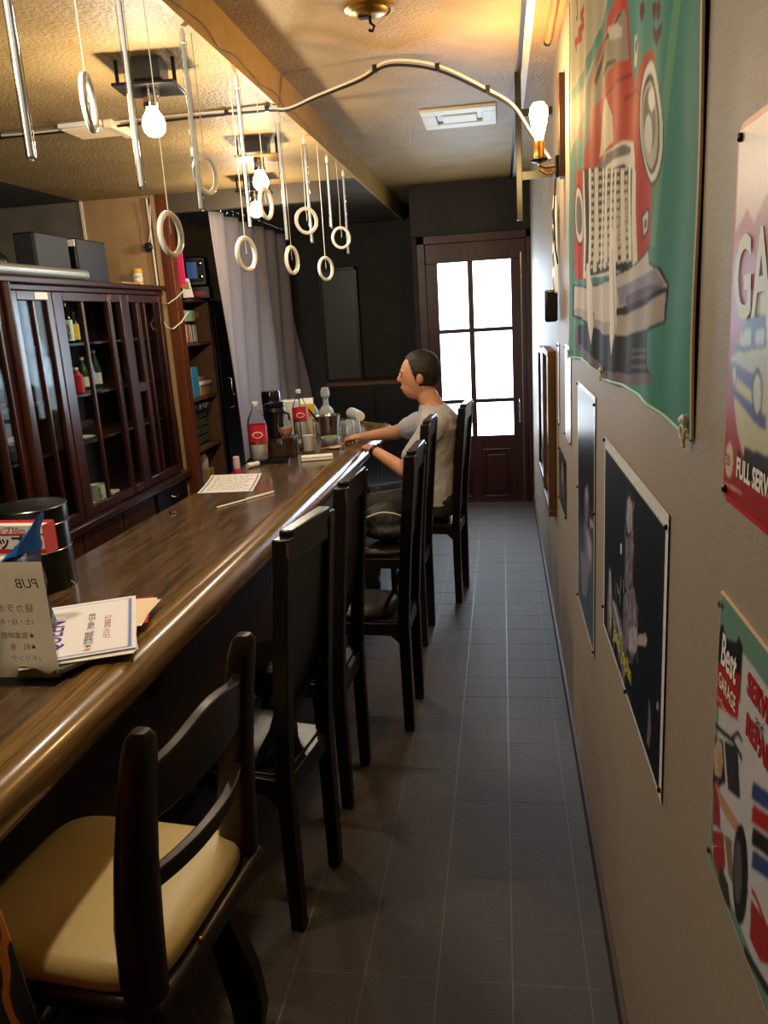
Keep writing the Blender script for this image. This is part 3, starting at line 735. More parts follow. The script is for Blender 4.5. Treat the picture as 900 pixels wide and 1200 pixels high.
bx('shelf_box', (-2.23, 5.18, Z1 + .137), (-2.07, 5.34, Z1 + .21), M_['green_box'], 'pale green box lying on the row of disc cases', 'box')
bx('shelf_tray', (-2.24, 5.18, Z1 + .128), (-2.07, 5.345, Z1 + .137), M_['black_plastic'], 'thin black tray between disc cases and pale green box', 'tray', .002)
rb = thing('shelf_carton', 'white and red carton standing beside the disc cases', 'carton', (-2.15, 5.39, Z1))
MB().box((-.05, -.025, 0), (.05, .03, .16)).build('carton', M_['white_paper'], rb, bevel=.003)
MB().box((-.051, -.026, .12), (.051, .031, .161)).build('red_band', M_['red'], rb)
Z2 = 1.041
bx('shelf_box', (-2.2, 5.14, Z2), (-2.06, 5.25, Z2 + .20), M_['light_blue'], 'bright blue upright box on the middle shelf', 'box')
bx('shelf_box', (-2.36, 5.2, Z2), (-2.22, 5.42, Z2 + .26), mat('slate', '#5a6c8a', .6), 'slate blue box behind the bright blue box', 'box', .01)
bx('shelf_box', (-2.17, 5.26, Z2), (-2.06, 5.44, Z2 + .07), M_['kraft'], 'kraft box lying on the middle shelf under white packet', 'box')
bx('paper_packet', (-2.16, 5.27, Z2 + .071), (-2.05, 5.46, Z2 + .095), M_['white_paper'], 'white paper packet lying on the kraft box', 'packet')
bx('paper_packet', (-2.17, 5.30, Z2 + .096), (-2.08, 5.42, Z2 + .13), M_['kraft'], 'crumpled brown paper packet on the white packet', 'packet', .012)
Z3 = .701
du = thing('drawer_unit', 'small black desktop drawer unit on the lower shelf', 'drawers', (-2.16, 5.25, Z3))
MB().box((-.12, -.11, 0), (.06, .17, .25)).build('body', M_['black_plastic'], du, bevel=.004)
for k in range(4): MB().box((.058, -.06, .015 + k*.058), (.074, .155, .062 + k*.058)).build('drawer', mat('smoke%d' % k, '#4a4a44', .25), du, bevel=.004)
bx('patterned_tray', (-2.2, 5.13, Z3 + .252), (-2.05, 5.40, Z3 + .29), mat('navy_pattern', '#1d2240', .5, col2='#c8c8d0', nscale=45, ramp=(.55, .6)), 'navy patterned shallow tray on the black drawer unit', 'tray', .008)
Z4 = .421
bottle('sauce_bottle', (-2.12, 5.32, Z4 + .101), .145, .032, 'white squeeze bottle on a small kraft box', 'bottle', M_['white_plastic'], M_['white_plastic'], neck=.4)
bx('shelf_box', (-2.17, 5.27, Z4), (-2.07, 5.38, Z4 + .10), M_['kraft'], 'small kraft box under the white squeeze bottle', 'box')
wb = thing('wire_basket', 'white wire basket on the lowest shelf', 'basket', (-2.12, 5.3, .121))
for z in (.02, .09, .16): MB().tube([(-.08, -.1, z), (.07, -.1, z), (.07, .1, z), (-.08, .1, z)], .004, closed=True, n=6).build('wire', M_['grey_metal'], wb)
for y in (-.1, -.03, .04, .1): MB().tube([(.07, y, .0), (.07, y, .16)], .003, n=6).build('wire', M_['grey_metal'], wb)

rd = thing('karaoke_player', 'black and red media player with small blue screen on shelf', 'media player', (-2.09, 5.36, 1.775), math.radians(14))
MB().box((-.12, 0, 0), (.12, .2, .19)).build('case', M_['black_plastic'], rd, bevel=.01)
MB().box((-.115, -.012, .02), (-.07, .001, .175)).build('red_panel', M_['red'], rd, bevel=.006)
MB().box((-.06, -.008, .03), (.10, .001, .17)).build('face_plate', M_['dark_metal'], rd, bevel=.004)
MB().box((-.03, -.0095, .05), (.06, -.007, .155)).build('screen', M_['screen'], rd)
for x, z in ((-.05, .06), (-.05, .145), (.085, .06), (.085, .145)):
    MB().lathe([(.012, 0), (.016, .004), (.013, .006)], n=16, M=Matrix.Rotation(PI/2, 3, 'X')).build('knob', M_['chrome'], rd).location = (x, -.008, z)
am = thing('amplifier', 'flat black amplifier under the media player on shelf', 'amplifier', (-2.09, 5.36, 1.691), math.radians(14))
MB().box((-.14, 0, 0), (.13, .2, .082)).build('case', M_['black_plastic'], am, bevel=.006)
MB().box((-.06, -.006, .02), (.10, .001, .05)).build('display_strip', M_['red'], am)
for x in (-.12, -.09): MB().ball((x, -.004, .02), .008).build('knob', M_['chrome'], am)
sp = thing('mini_speaker', 'small black loudspeaker with pink lettered strip next to the post', 'speaker', (-2.03, 5.02, 1.745))
MB().box((-.06, 0, 0), (.03, .09, .21)).build('case', M_['black_plastic'], sp, bevel=.006)
MB().box((.0, -.006, .01), (.05, -.001, .245)).build('pink_strip', M_['pink'], sp, bevel=.002)
MB().box((.0, -.0065, .01), (.05, -.0005, .025)).box((.0, -.0065, .23), (.05, -.0005, .246)).build('orange_band', M_['orange'], sp)
MB().box((-.05, 0, -.054), (.02, .08, 0)).build('stand', M_['black_plastic'], sp)
cd = thing('price_card', 'white folded card leaning on the post by the shelf', 'card', (-1.99, 5.02, 1.691))
MB().prism([(-.02, 0, 0), (.05, 0, 0), (.03, 0, .115), (-.015, 0, .12)], (0, .003, 0)).build('card', M_['white_paper'], cd)
MB().prism([(-.01, -.001, .05), (.03, -.001, .05), (.022, -.001, .10), (-.008, -.001, .10)], (0, .0008, 0)).build('print', M_['text_grey'], cd)

wd = thing('wardrobe', 'black narrow wardrobe with metal pull beside the curtain', 'wardrobe')
MB().box((-2.415, 5.56, 0), (-2.03, 6.05, 1.68)).build('body', M_['dark_door'], wd, bevel=.004)
MB().box((-2.03, 5.58, .06), (-2.012, 6.03, 1.66)).build('door', M_['dark_door'], wd, bevel=.005)
MB().tube([(-2.012, 5.70, 1.13), (-1.985, 5.70, 1.12), (-1.985, 5.70, .92), (-2.012, 5.70, .91)], .007).build('pull', M_['steel'], wd)
MB().ball((-1.99, 5.72, 1.02), .02).build('knob', M_['chrome'], wd)

cu = thing('curtain', 'grey-brown fabric curtain on a dark rail behind the bar', 'curtain')
rings = []; NS = 150
rows = [2.19, 2.14, 2.0, 1.8, 1.6, 1.4, 1.2, 1.0, .8, .6, .4, .2, .06]
def curt(s, z):
    k = (2.19 - z) / 2.13
    y = 4.97 + s * (1.60 + .32*k*(s)) + .12*k*(1 - s)
    fold = math.sin(s*34 + 2.2*k*s*3 + 1.0*math.sin(2*z))*(.028*(1 - .5*k)) + .03*math.sin(s*13 + 2*k)*k + .05*k*math.exp(-((s - .45 - .25*k)/.1)**2)
    return (-1.745 + fold + .13*k*s*s - .02*k, y, z)
vs = [curt(i/NS, z) for z in rows for i in range(NS + 1)]
fs = [(r*(NS+1)+i, r*(NS+1)+i+1, (r+1)*(NS+1)+i+1, (r+1)*(NS+1)+i) for r in range(len(rows)-1) for i in range(NS)]
o = MB().add(vs, fs).build('fabric', M_['curtain'], cu, smooth=180)
sd = o.modifiers.new('thick', 'SOLIDIFY'); sd.thickness = .003
MB().tube([(-1.745, 4.93, 2.235), (-1.745, 6.80, 2.235)], .012).build('rail', M_['dark_metal'], cu)
for i in range(14):
    y = 4.98 + i*.121
    MB().tube([(-1.745 + .016*math.cos(q), y, 2.222 + .03*math.sin(q)) for q in [2*PI*k/10 for k in range(10)]], .0025, closed=True, n=5).build('ring', M_['chrome'], cu)

# dark sideboard and clutter at the end wall, beyond the counter
sb = thing('sideboard', 'dark low sideboard with brown top edge at the end wall', 'sideboard', (-1.08, 7.04, 0))
MB().box((-.44, -.2, 0), (.41, .24, .93)).build('body', M_['dark_door'], sb, bevel=.004)
MB().box((-.44, -.22, .93), (.42, .245, .965)).build('top_board', M_['bracket_wood'], sb, bevel=.004)
for s in (-1, 1):
    d = MB().box((s*.21 - .20 - .015, -.215, .06), (s*.21 + .20 - .015, -.2, .9)).build('door', M_['dark_door'], sb, bevel=.004)
    MB().ball((s*.05, -.225, .6), .012).build('knob', M_['steel'], d)
pb = thing('wall_panel', 'tall dark green panel leaning at the end wall by curtain', 'panel', (-1.42, 7.2, .966))
MB().box((-.16, 0, 0), (.14, .03, .95)).build('board', mat('green_board', '#39413a', .4), pb, bevel=.004)
MB().box((-.18, -.01, -.0), (-.16, .035, .97)).box((.14, -.01, 0), (.16, .035, .97)).box((-.18, -.01, .95), (.16, .035, .97)).build('frame', M_['dark_door'], pb)
# ------------------------------------------------------------------ prints on the right wall
def wl(px, py):                                  # photo point -> (distance along wall, height) on the wall plane
    p = on_x(px, py, W); return (p.y, p.z)
def A(*pts): return [wl(640 + x/3.4615, y/3.46) for x, y in pts]
def B(*pts): return [wl(640 + x/3.4615, 200 + y/3.4625) for x, y in pts]
LU, LV = (0, -1, 0), (0, 0, 1)

# banner with the red vintage car
BY0, BY1, BZ0, BZ1 = .985, 2.675, 1.335, 2.36
cv = Canvas(BY0, BY1, BZ0, BZ1, 600, 470, '#488478')
cv.poly(A((60, 0), (268, 0), (200, 130), (150, 290), (100, 430), (60, 520), (60, -60)), '#a59b80')
cv.poly([(2.675, 2.4), (1.75, 2.4), (1.75, 2.1), (2.2, 2.0), (2.675, 1.93)], '#a59b80')
cv.poly(A((150, 300), (250, 60), (300, -60), (330, -60), (262, 60), (170, 330), (112, 430), (104, 400)), '#3f7d6c')
cv.poly(A((545, -20), (568, -20), (470, 1000), (448, 1000)), '#6f9c78', .75)
# car body
cv.poly(A((186, 560), (190, 330), (232, 170), (284, 30), (310, -60), (344, -60), (345, 40), (352, 260), (366, 352), (380, 300), (412, 225), (452, 192), (470, 245), (470, 420), (455, 760), (441, 1000), (430, 1060), (380, 1100), (120, 1100), (128, 790), (160, 672)), '#ac3a26')
cv.poly(B((125, 0), (470, -100), (440, 300), (380, 345), (290, 400), (170, 450), (124, 440)), '#a83422')
cv.poly(A((196, 390), (214, 270), (250, 150), (318, 48), (338, 36), (341, 60), (344, 242), (300, 250), (262, 300), (230, 400), (206, 440)), '#8d7f6b')
cv.poly(A((208, 330), (246, 176), (320, 50), (332, 46), (250, 190), (216, 350)), '#2a1a14')
cv.poly(A((270, 110), (310, 90), (330, 110), (326, 150), (280, 160)), '#b8ada0')
cv.poly(A((240, 300), (268, 250), (300, 235), (306, 248), (276, 262), (252, 310)), '#3a2a20')
cv.poly(A((222, 640), (236, 470), (252, 400), (262, 392), (282, 470), (286, 570), (250, 610)), '#c7b9a0')
cv.line(A((252, 400), (300, 330), (352, 300)), .006, '#7c1d12'); cv.line(A((330, 400), (376, 362), (400, 380)), .006, '#7c1d12')
cv.poly(A((362, 150), (374, 140), (380, 200), (372, 270), (360, 270)), '#c9c2b2'); cv.poly(A((366, 165), (374, 160), (374, 210), (366, 215)), '#3c3a36')
for d in (0, 55, 80): cv.poly(A((392 + d, 20 - d*.2), (412 + d, 0), (418 + d, 40), (404 + d, 90), (392 + d, 60)), '#4a2320')
cv.poly(A((448, 96), (474, 120), (506, 88), (500, 140), (478, 186), (454, 150)), '#4a2320')
def aell(c, rx, ry, col):
    cv.poly(A(*[(c[0] + rx*math.cos(q) + .12*rx*math.sin(q), c[1] + ry*math.sin(q)) for q in [2*PI*k/40 for k in range(40)]]), col)
aell((452, 495), 56, 256, '#1f1d1c'); aell((453, 490), 52, 246, '#d6d2c8'); aell((450, 500), 45, 205, '#3b3835'); aell((448, 505), 42, 178, '#a8a59c')
aell((446, 480), 32, 130, '#6c6a66'); aell((440, 540), 20, 80, '#c4c2ba'); aell((455, 400), 20, 50, '#d8d6cc')
aell((142, 872), 16, 124, '#24211f'); aell((142, 872), 13, 112, '#cfcac0'); aell((142, 872), 9, 80, '#6f6c66')
# grille
cv.poly(A((160, 1100), (162, 860), (190, 720), (250, 620), (330, 568), (366, 574), (378, 640), (384, 1100)), '#cfc8b8')
cv.poly(B((160, 0), (384, 0), (376, 360), (300, 420), (160, 440)), '#cfc8b8')
cv.poly(A((218, 668), (260, 618), (330, 584), (352, 600), (350, 622), (280, 650), (220, 715), (200, 770)), '#6a655d')
cv.poly(A((172, 1100), (176, 880), (210, 740), (262, 690), (330, 664), (352, 690), (362, 1100)), '#24221f')
cv.poly(B((172, -10), (362, -10), (356, 352), (300, 402), (176, 432)), '#24221f')
for k in range(8):
    x0 = 186 + k*22.5
    cv.poly(A((x0, 900 - k*32), (x0 + 9, 890 - k*32), (x0 + 12, 1060), (x0 + 1, 1060)), '#d9d1bf'); cv.poly(B((x0, -10), (x0 + 10, -10), (x0 + 6, 420 - k*8), (x0 - 3, 420 - k*8)), '#d9d1bf')
for k in range(12):
    y = 10 + k*34
    for j in range(7): cv.poly(B((196 + j*22.5, y - j*4), (206 + j*22.5, y - j*4 - 3), (206 + j*22.5, y - j*4 + 12), (196 + j*22.5, y - j*4 + 14)), '#b9b09c')
for k in range(9):
    y = 720 + k*36
    for j in range(7): cv.poly(A((196 + j*22.5, max(y, 900 - j*30)), (206 + j*22.5, max(y, 900 - j*30)), (206 + j*22.5, max(y, 900 - j*30) + 12), (196 + j*22.5, max(y, 900 - j*30) + 14)), '#b9b09c')
cv.poly(A((284, 1000), (294, 930), (304, 990), (300, 1090), (288, 1090)), '#e0d9c8')
cv.poly(A((402, 870), (430, 838), (438, 850), (428, 940), (404, 975)), '#2b2624'); cv.poly(A((406, 880), (428, 852), (432, 870), (424, 930), (408, 955)), '#cfc8b8'); cv.poly(A((412, 895), (424, 880), (422, 920), (412, 930)), '#55504a')
# bumper and wheels
cv.poly(B((128, 640), (440, 664), (440, 815), (462, 862), (452, 900), (330, 905), (220, 850), (124, 720)), '#6a5f66')
cv.poly(B((140, 636), (440, 660), (440, 820), (455, 850), (340, 860), (240, 810), (140, 720)), '#1d1b1c')
cv.poly(B((352, 668), (440, 660), (438, 815), (420, 850), (360, 852)), '#131213')
for y in (750, 780, 820): cv.poly(B((360, y), (436, y - 6), (436, y + 10), (360, y + 14)), '#5d5549')
cv.poly(B((118, 462), (180, 476), (280, 436), (380, 376), (434, 300), (440, 376), (488, 396), (516, 466), (506, 628), (440, 674), (330, 702), (280, 690), (178, 640), (118, 594)), '#17151a')
cv.poly(B((122, 470), (180, 482), (282, 442), (380, 384), (430, 322), (438, 386), (478, 402), (510, 474), (430, 520), (330, 560), (230, 590), (122, 570)), '#b9b4ae')
cv.poly(B((305, 480), (390, 440), (470, 400), (505, 470), (420, 520), (310, 560)), '#878295')
cv.poly(B((330, 600), (430, 556), (505, 500), (500, 620), (436, 660), (330, 690), (230, 660), (122, 588), (128, 560), (230, 600)), '#a49b93')
cv.poly(B((330, 520), (440, 470), (512, 478), (440, 530), (330, 580)), '#3b3442', .7)
cv.poly(B((204, 476), (274, 462), (272, 620), (208, 610)), '#c9bfb4')
cv.poly(B((176, 380), (186, 372), (204, 470), (204, 640), (196, 720), (182, 640)), '#d8cfc2'); cv.poly(B((272, 330), (292, 215), (304, 300), (302, 640), (284, 772), (270, 680)), '#d8cfc2')
cv.line(B((290, 320), (298, 640), (284, 770)), .006, '#4a423c')
cv.line(A((168, 20), (150, 60), (164, 96), (140, 130), (152, 150), (128, 170), (132, 196)), .02, '#9a3138'); cv.line(A((130, 0), (134, 60), (130, 78)), .012, '#2a3a38')
cv.line(A((150, 470), (146, 540), (160, 560)), .03, '#a5532f'); cv.line(A((135, 620), (128, 660), (140, 720)), .02, '#7a4a2f')
def bpos(a, b):
    wob = .006*np.sin(a*14) + .004*np.sin(a*31 + b*3) + .003*np.sin(b*17 + a*5)
    sag = .012*np.sin((a - BY0)/(BY1 - BY0)*PI*3)*np.clip((BZ0 + .2 - b)/.2, 0, 1)*0
    zz = b + np.clip((BZ0 + .25 - b)/.25, 0, 1)*(.016*np.abs(np.sin((a - BY0)/(BY1 - BY0)*PI*2)))
    return np.stack([W - .0065 + wob*.42, a, zz], -1)
bn = thing('wall_banner', 'teal fabric banner printed with a red vintage car front', 'banner')
cv.sheet('cloth', bpos, M_['banner_print'], bn)
def hem(p, q, n=40):
    out = []
    for i in range(n + 1):
        a = p[0] + (q[0]-p[0])*i/n; b = p[1] + (q[1]-p[1])*i/n
        out.append(tuple(bpos(np.array(a), np.array(b))))
    return out
MB().tube(hem((BY0, BZ0), (BY0, BZ1)), .0027, n=6).build('hem', M_['cream_paper'], bn)
MB().tube(hem((BY0, BZ0), (BY1, BZ0)), .003, n=6).build('hem', mat('hem_green', '#8fb39a', .6), bn)
MB().tube(hem((BY1, BZ0), (BY1, BZ1)), .003, n=6).build('hem', MATS['hem_green'], bn)
MB().tube([(W - .010, BY0 + .004, BZ0 + .012), (W - .011, BY0 + .01, BZ0 - .004), (W - .010, BY0 + .022, BZ0 + .004), (W - .010, BY0 + .012, BZ0 - .012)], .0024, n=6).build('rope_end', M_['cream_paper'], bn)
for a in (BY0 + .02, 1.83, BY1 - .02):
    q = bpos(np.array(a), np.array(BZ0 + .02))
    c = MB().lathe([(.006, -.008), (.007, 0), (.003, .004)], n=10, M=Matrix.Rotation(-PI/2, 3, 'Y')); c.build('clear_hook', M_['white_plastic'], bn).location = (q[0] - .006, q[1], q[2])
    MB().tube([(q[0] - .006, q[1] + .008*math.cos(t), q[2] - .014 + .008*math.sin(t)) for t in [2*PI*k/10 for k in range(10)]], .0022, closed=True, n=5).build('hook_ring', M_['white_plastic'], bn)

# ---- pinned posters
def pins(t, pts, m='dark_metal'):
    for y, z in pts: MB().lathe([(.0042, 0), (.0042, .003), (.002, .0045)], n=10, M=Matrix.Rotation(-PI/2, 3, 'Y')).build('push_pin', M_[m], t).location = (W - .003, y, z)
def flat(c, name, t, m, off=.002, curl=0.0, edge=None):
    a0, a1 = c.A.min(), c.A.max(); b0, b1 = c.B.min(), c.B.max()
    def pos(a, b):
        k = np.clip(1 - (a - a0)/(.12*(a1 - a0)), 0, 1)
        return np.stack([W - off - curl*k**2, a, b], -1)
    o = c.sheet(name, pos, m, t)
    return o
# singer poster with yellow name
def Q(*pts): return [wl(700 + x/2.67, 510 + y/2.667) for x, y in pts]
Y0, Y1, Z0, Z1_ = 1.105, 1.82, .755, 1.21
c = Canvas(Y0, Y1, Z0, Z1_, 330, 240, '#dcdde2')
c.poly([(Y0 + .020, Z0 + .008), (Y1 - .012, Z0 + .008), (Y1 - .012, Z1_ - .026), (Y0 + .020, Z1_ - .026)], '#0d1220')
fig = '#6f6a78'; hi = '#a9a4ae'; lo = '#2f2d38'
c.poly(Q((92, 200), (100, 172), (108, 168), (117, 210), (120, 330), (114, 420), (104, 500), (92, 520), (86, 420), (88, 300)), lo)
c.poly(Q((97, 205), (104, 190), (112, 220), (112, 290), (102, 310), (95, 280)), hi)
c.poly(Q((92, 320), (116, 310), (114, 420), (100, 490), (90, 470)), fig)
c.poly(Q((85, 500), (118, 470), (124, 520), (130, 620), (118, 700), (92, 660), (84, 600)), fig)
c.poly(Q((100, 600), (126, 600), (132, 650), (118, 690), (102, 670)), hi); c.poly(Q((126, 625), (156, 620), (160, 640), (156, 660), (128, 655)), hi)
c.poly(Q((34, 520), (40, 410), (46, 420), (50, 510), (64, 530), (90, 640), (86, 740), (70, 700), (48, 560), (46, 640), (34, 600)), fig)
c.poly(Q((40, 420), (45, 430), (47, 600), (42, 610)), hi); c.poly(Q((75, 340), (80, 340), (80, 370), (75, 370)), '#cfcbd2')
c.poly(Q((50, 520), (56, 520), (80, 620), (76, 640)), hi); c.poly(Q((82, 680), (90, 690), (88, 780), (80, 760)), fig)
c.poly(Q((165, 820), (170, 850), (172, 920), (165, 980), (158, 960), (162, 900)), fig); c.poly(Q((190, 835), (196, 835), (196, 858), (190, 858)), hi)
rq = np.random.RandomState(21)
for (x0, x1, y0, y1, n_) in ((90, 118, 200, 480, 60), (36, 90, 430, 720, 60), (90, 130, 480, 690, 70)):
    for k in range(n_):
        x, y = rq.uniform(x0, x1), rq.uniform(y0, y1); h_ = rq.uniform(12, 46)
        c.line(Q((x, y), (x + rq.uniform(-3, 4), y + h_)), .004, ['#8f8a96', '#3a3844', '#15161f', '#b4aeb6'][k % 4])
c.noise(.35, 3, 2)
p1 = thing('music_poster', 'black poster of a singer on stage with yellow lettering', 'poster')
flat(c, 'sheet', p1, M_['matte_print'], .002, .001)
o1 = wl(718, 729); 
text('Janis Joplin', .056, (W - .003, 1.630, .807), LU, LV, M_['text_yellow'], p1, sx=.98, lift=.0006, bold=.0006)
pins(p1, [(Y0 + .01, Z1_ - .02), (Y1 - .01, Z1_ - .008), (Y0 + .008, Z0 + .02), (Y1 - .008, Z0 + .05), (1.46, Z0 + .008)])
# guitarist poster
def Q2(*pts): return [wl(600 + x/3.75, 380 + y/3.75) for x, y in pts]
Y0, Y1, Z0, Z1_ = 2.005, 2.475, .582, 1.277
c = Canvas(Y0, Y1, Z0, Z1_, 130, 200, '#d8d6d2')
c.poly([(Y0 + .02, Z0 + .012), (Y1 - .012, Z0 + .012), (Y1 - .012, Z1_ - .012), (Y0 + .02, Z1_ - .012)], '#141a28')
c.poly(Q2((320, 760), (330, 705), (340, 720), (342, 800), (336, 880), (324, 860)), fig); c.poly(Q2((324, 730), (332, 712), (338, 760), (332, 800)), hi)
c.poly(Q2((318, 860), (345, 900), (356, 980), (350, 1100), (330, 1080), (322, 980)), fig); c.poly(Q2((330, 900), (352, 960), (352, 1060), (336, 1000)), hi)
c.poly(Q2((345, 850), (362, 870), (362, 900), (346, 890)), hi); c.poly(Q2((305, 1000), (325, 1010), (340, 1090), (330, 1200), (312, 1180)), fig)
c.noise(.3, 5, 2)
p2 = thing('music_poster', 'tall glossy black poster of a guitarist between red car banner and singer poster', 'poster')
flat(c, 'sheet', p2, M_['poster_print'], .002, .001)
pins(p2, [(Y0 + .01, Z1_ - .02), (Y1 - .01, Z1_ - .008), (Y0 + .01, Z0 + .015), (Y1 - .01, Z0 + .015), (Y0 + .008, .98), (Y1 - .008, .95)])
# small dark photo poster
def small(y0, y1, z0, z1, base, label, fn=None, rough='poster_print'):
    c = Canvas(y0, y1, z0, z1, 50, 60, base)
    if fn: fn(c, y0, y1, z0, z1)
    c.noise(.25, int(y0*100), 2)
    t = thing('pinned_print', label, 'poster'); flat(c, 'sheet', t, M_[rough], .002, .001)
    pins(t, [(y0 + .008, z1 - .01), (y1 - .008, z1 - .01), (y0 + .008, z0 + .01), (y1 - .008, z0 + .01)]); return t
def f1_(c, y0, y1, z0, z1):
    m = (y0+y1)/2
    c.ell((m, z0 + .62*(z1-z0)), (.05, .05), '#b08a74'); c.poly([(m-.1, z0 + .05), (m+.1, z0+.05), (m+.06, z0+.5*(z1-z0)), (m-.06, z0+.5*(z1-z0))], '#5b2e2a')
small(2.95, 3.32, .712, .937, '#1b1c22', 'small dark pinned photo print low on the wall', f1_)
def f2_(c, y0, y1, z0, z1):
    c.poly([(y0+.02, z1-.12), (y1-.02, z1-.12), (y1-.02, z1-.02), (y0+.02, z1-.02)], '#5f7aa8'); c.ell(((y0+y1)/2, z1-.08), (.05, .03), '#a04a50')
    for k in range(8): c.poly([(y0+.03, z1-.15-.022*k), (y1-.04, z1-.15-.022*k), (y1-.04, z1-.157-.022*k), (y0+.03, z1-.157-.022*k)], '#7f90a8')
small(2.72, 2.97, 1.032, 1.364, '#d4d1ca', 'pale pinned notice with blue print beside the red car banner', f2_)
small(3.28, 3.37, 1.02, 1.353, '#d4d1ca', 'narrow pale pinned notice next to the brown framed picture', None)
# framed pictures further along
def framed(y0, y1, z0, z1, d, fm, base, label, tilt=0.0):
    t = thing('framed_picture', label, 'picture')
    mb = MB(); b = .03
    for a0, a1, b0, b1 in ((y0, y1, z0, z0+b), (y0, y1, z1-b, z1), (y0, y0+b, z0+b, z1-b), (y1-b, y1, z0+b, z1-b)): mb.box((W - d, a0, b0), (W - .001, a1, b1))
    mb.build('frame', fm, t, bevel=.004)
    c = Canvas(y0+b, y1-b, z0+b, z1-b, 40, 50, base)
    rs = np.random.RandomState(4)
    for k in range(9):
        y, z = rs.uniform(y0+.08, y1-.08), rs.uniform(z0+.08, z1-.08); c.poly([(y-.05, z-.02), (y+.04, z-.03), (y+.05, z+.03), (y-.03, z+.025)], ['#d8d2c4', '#5a4638', '#8f8474'][k % 3])
    flat(c, 'picture', t, M_['poster_print'], d*.55); return t
framed(3.50, 3.98, .585, 1.315, .035, M_['bracket_wood'], '#3a332c', 'brown wooden framed picture collage on the right wall')
framed(4.08, 4.62, .60, 1.29, .028, M_['dark_door'], '#26242a', 'dark framed picture beyond the brown framed collage')
small(4.95, 5.35, .72, 1.08, '#d4d1ca', 'pale pinned sheet near the street door', None)

# ---- tin signs
def R1(*pts): return [wl(840 + x/4.45, 130 + y/4.444) for x, y in pts]
def R2(*pts): return [wl(840 + x/4.8, 380 + y/4.8) for x, y in pts]
Y0, Y1, Z0, Z1_ = .44, .842, 1.297, 1.652
def rounded(y0, y1, z0, z1, r, x0, x1):
    poly = []
    for cx, cz, a0 in ((y1-r, z1-r, 0), (y0+r, z1-r, 90), (y0+r, z0+r, 180), (y1-r, z0+r, 270)):
        for k in range(6):
            q = math.radians(a0 + 18*k); poly.append((x0, cx + r*math.cos(q), cz + r*math.sin(q)))
    return MB().prism(poly, (x1-x0, 0, 0))
c = Canvas(Y0 + .006, Y1 - .006, Z0 + .006, Z1_ - .006, 190, 190, '#a5262a')
c.poly([(Y0, 1.70), (Y1, 1.70), (Y1, 1.555), (.80, 1.575), (.78, 1.56), (.74, 1.585), (.70, 1.57), (.66, 1.59), (.60, 1.575), (.52, 1.59), (Y0, 1.58)], '#d2b3a6')
cc_ = wl(905, 470); Rr = .115
c.ell((.70, 1.42), (.118, .088), '#c9c6a0')
blu = '#2a3350'; pal = '#b9c0b8'
c.poly(R2((112, 130), (160, 100), (170, 10), (200, -40), (300, -60), (300, 130), (200, 150), (140, 140)), blu)
c.poly(R2((150, 120), (178, 30), (215, 15), (212, 120)), pal); c.poly(R2((235, 110), (245, 30), (290, 20), (290, 120)), pal)
c.poly(R2((100, 190), (130, 160), (300, 170), (300, 330), (240, 340), (120, 260), (100, 240)), pal); c.poly(R2((80, 210), (130, 220), (230, 280), (225, 380), (130, 300), (80, 260)), '#4a5d94')
c.poly(R2((80, 340), (120, 360), (260, 480), (300, 520), (300, 600), (240, 560), (100, 380)), '#3a4d86')
for (x, y, a, b) in ((250, 390, 32, 150), (118, 290, 14, 80)):
    c.poly(R2(*[(x + a*math.cos(q), y + b*math.sin(q)) for q in [2*PI*k/30 for k in range(30)]]), blu); c.poly(R2(*[(x + a*.7*math.cos(q), y + b*.75*math.sin(q)) for q in [2*PI*k/30 for k in range(30)]]), '#c8ccc4')
c.line(R2((95, 60), (110, 130), (180, 140)), .005, blu)
c.ell(wl(858.5, 539), (.014, .018), '#d8c9a8')
c.poly(R2((135, 710), (160, 715), (150, 780), (158, 850), (132, 840), (142, 780)), '#1c1414')
c.poly(R2((175, 690), (420, 780), (420, 1010), (160, 860)), '#16131a')
c.poly(R2((60, 880), (160, 950), (160, 962), (60, 892)), '#d8b9a0')
c.noise(.10, 9, 3)
s1 = thing('tin_sign', 'red tin sign with blue car drawing and GARAGE lettering', 'sign')
rounded(Y0, Y1, Z0, Z1_, .018, W - .003, W - .0005).build('tin_plate', M_['red'], s1)
flat(c, 'print', s1, M_['tin_print'], .0033)
text('GARAGE', .105, (W - .0035, .826, 1.478), (0, -1, .05), (0, .12, 1), mat('sign_cream', '#c9c69a', .4), s1, sx=.72, bold=.002)
text('FULL SERVICE', .026, (W - .0035, .795, 1.330), LU, LV, M_['text_white'], s1, sx=.8, bold=.001)
text("'50", .016, (W - .0035, .834, 1.334), LU, LV, M_['text_black'], s1, sx=.8)
pins(s1, [(Y1 - .012, Z1_ - .012), (Y1 - .012, Z0 + .012), (Y0 + .012, Z1_ - .012), (Y0 + .012, Z0 + .012)], 'dark_metal')

def T1(*pts): return [wl(825 + x/4.8, 690 + y/4.8) for x, y in pts]
def T2(*pts): return [wl(825 + x/3.427, 850 + y/3.4286) for x, y in pts]
Y0, Y1, Z0, Z1_ = .38, .832, .868, 1.198
c = Canvas(Y0 + .002, Y1 - .002, Z0 + .002, Z1_ - .002, 230, 190, '#6f9a8c')
c.poly([(Y0 + .02, Z0 + .018), (Y1 - .012, Z0 + .018), (Y1 - .012, 1.10), (.775, 1.10), (.775, 1.166), (Y0 + .02, 1.166)], '#cfd2d8')
c.poly(T1((80, 268), (100, 275), (110, 205), (130, 200), (140, 280), (205, 300), (215, 265), (240, 325), (222, 640), (76, 410)), '#141416')
c.poly(T1((76, 408), (225, 485), (212, 745), (66, 640)), '#b5261f')
c.poly(T2((20, 130), (40, 40), (90, 60), (100, 230), (60, 260), (30, 220)), '#1f2024'); c.poly(T2((95, 60), (150, 90), (160, 300), (110, 260)), '#2c2c30')
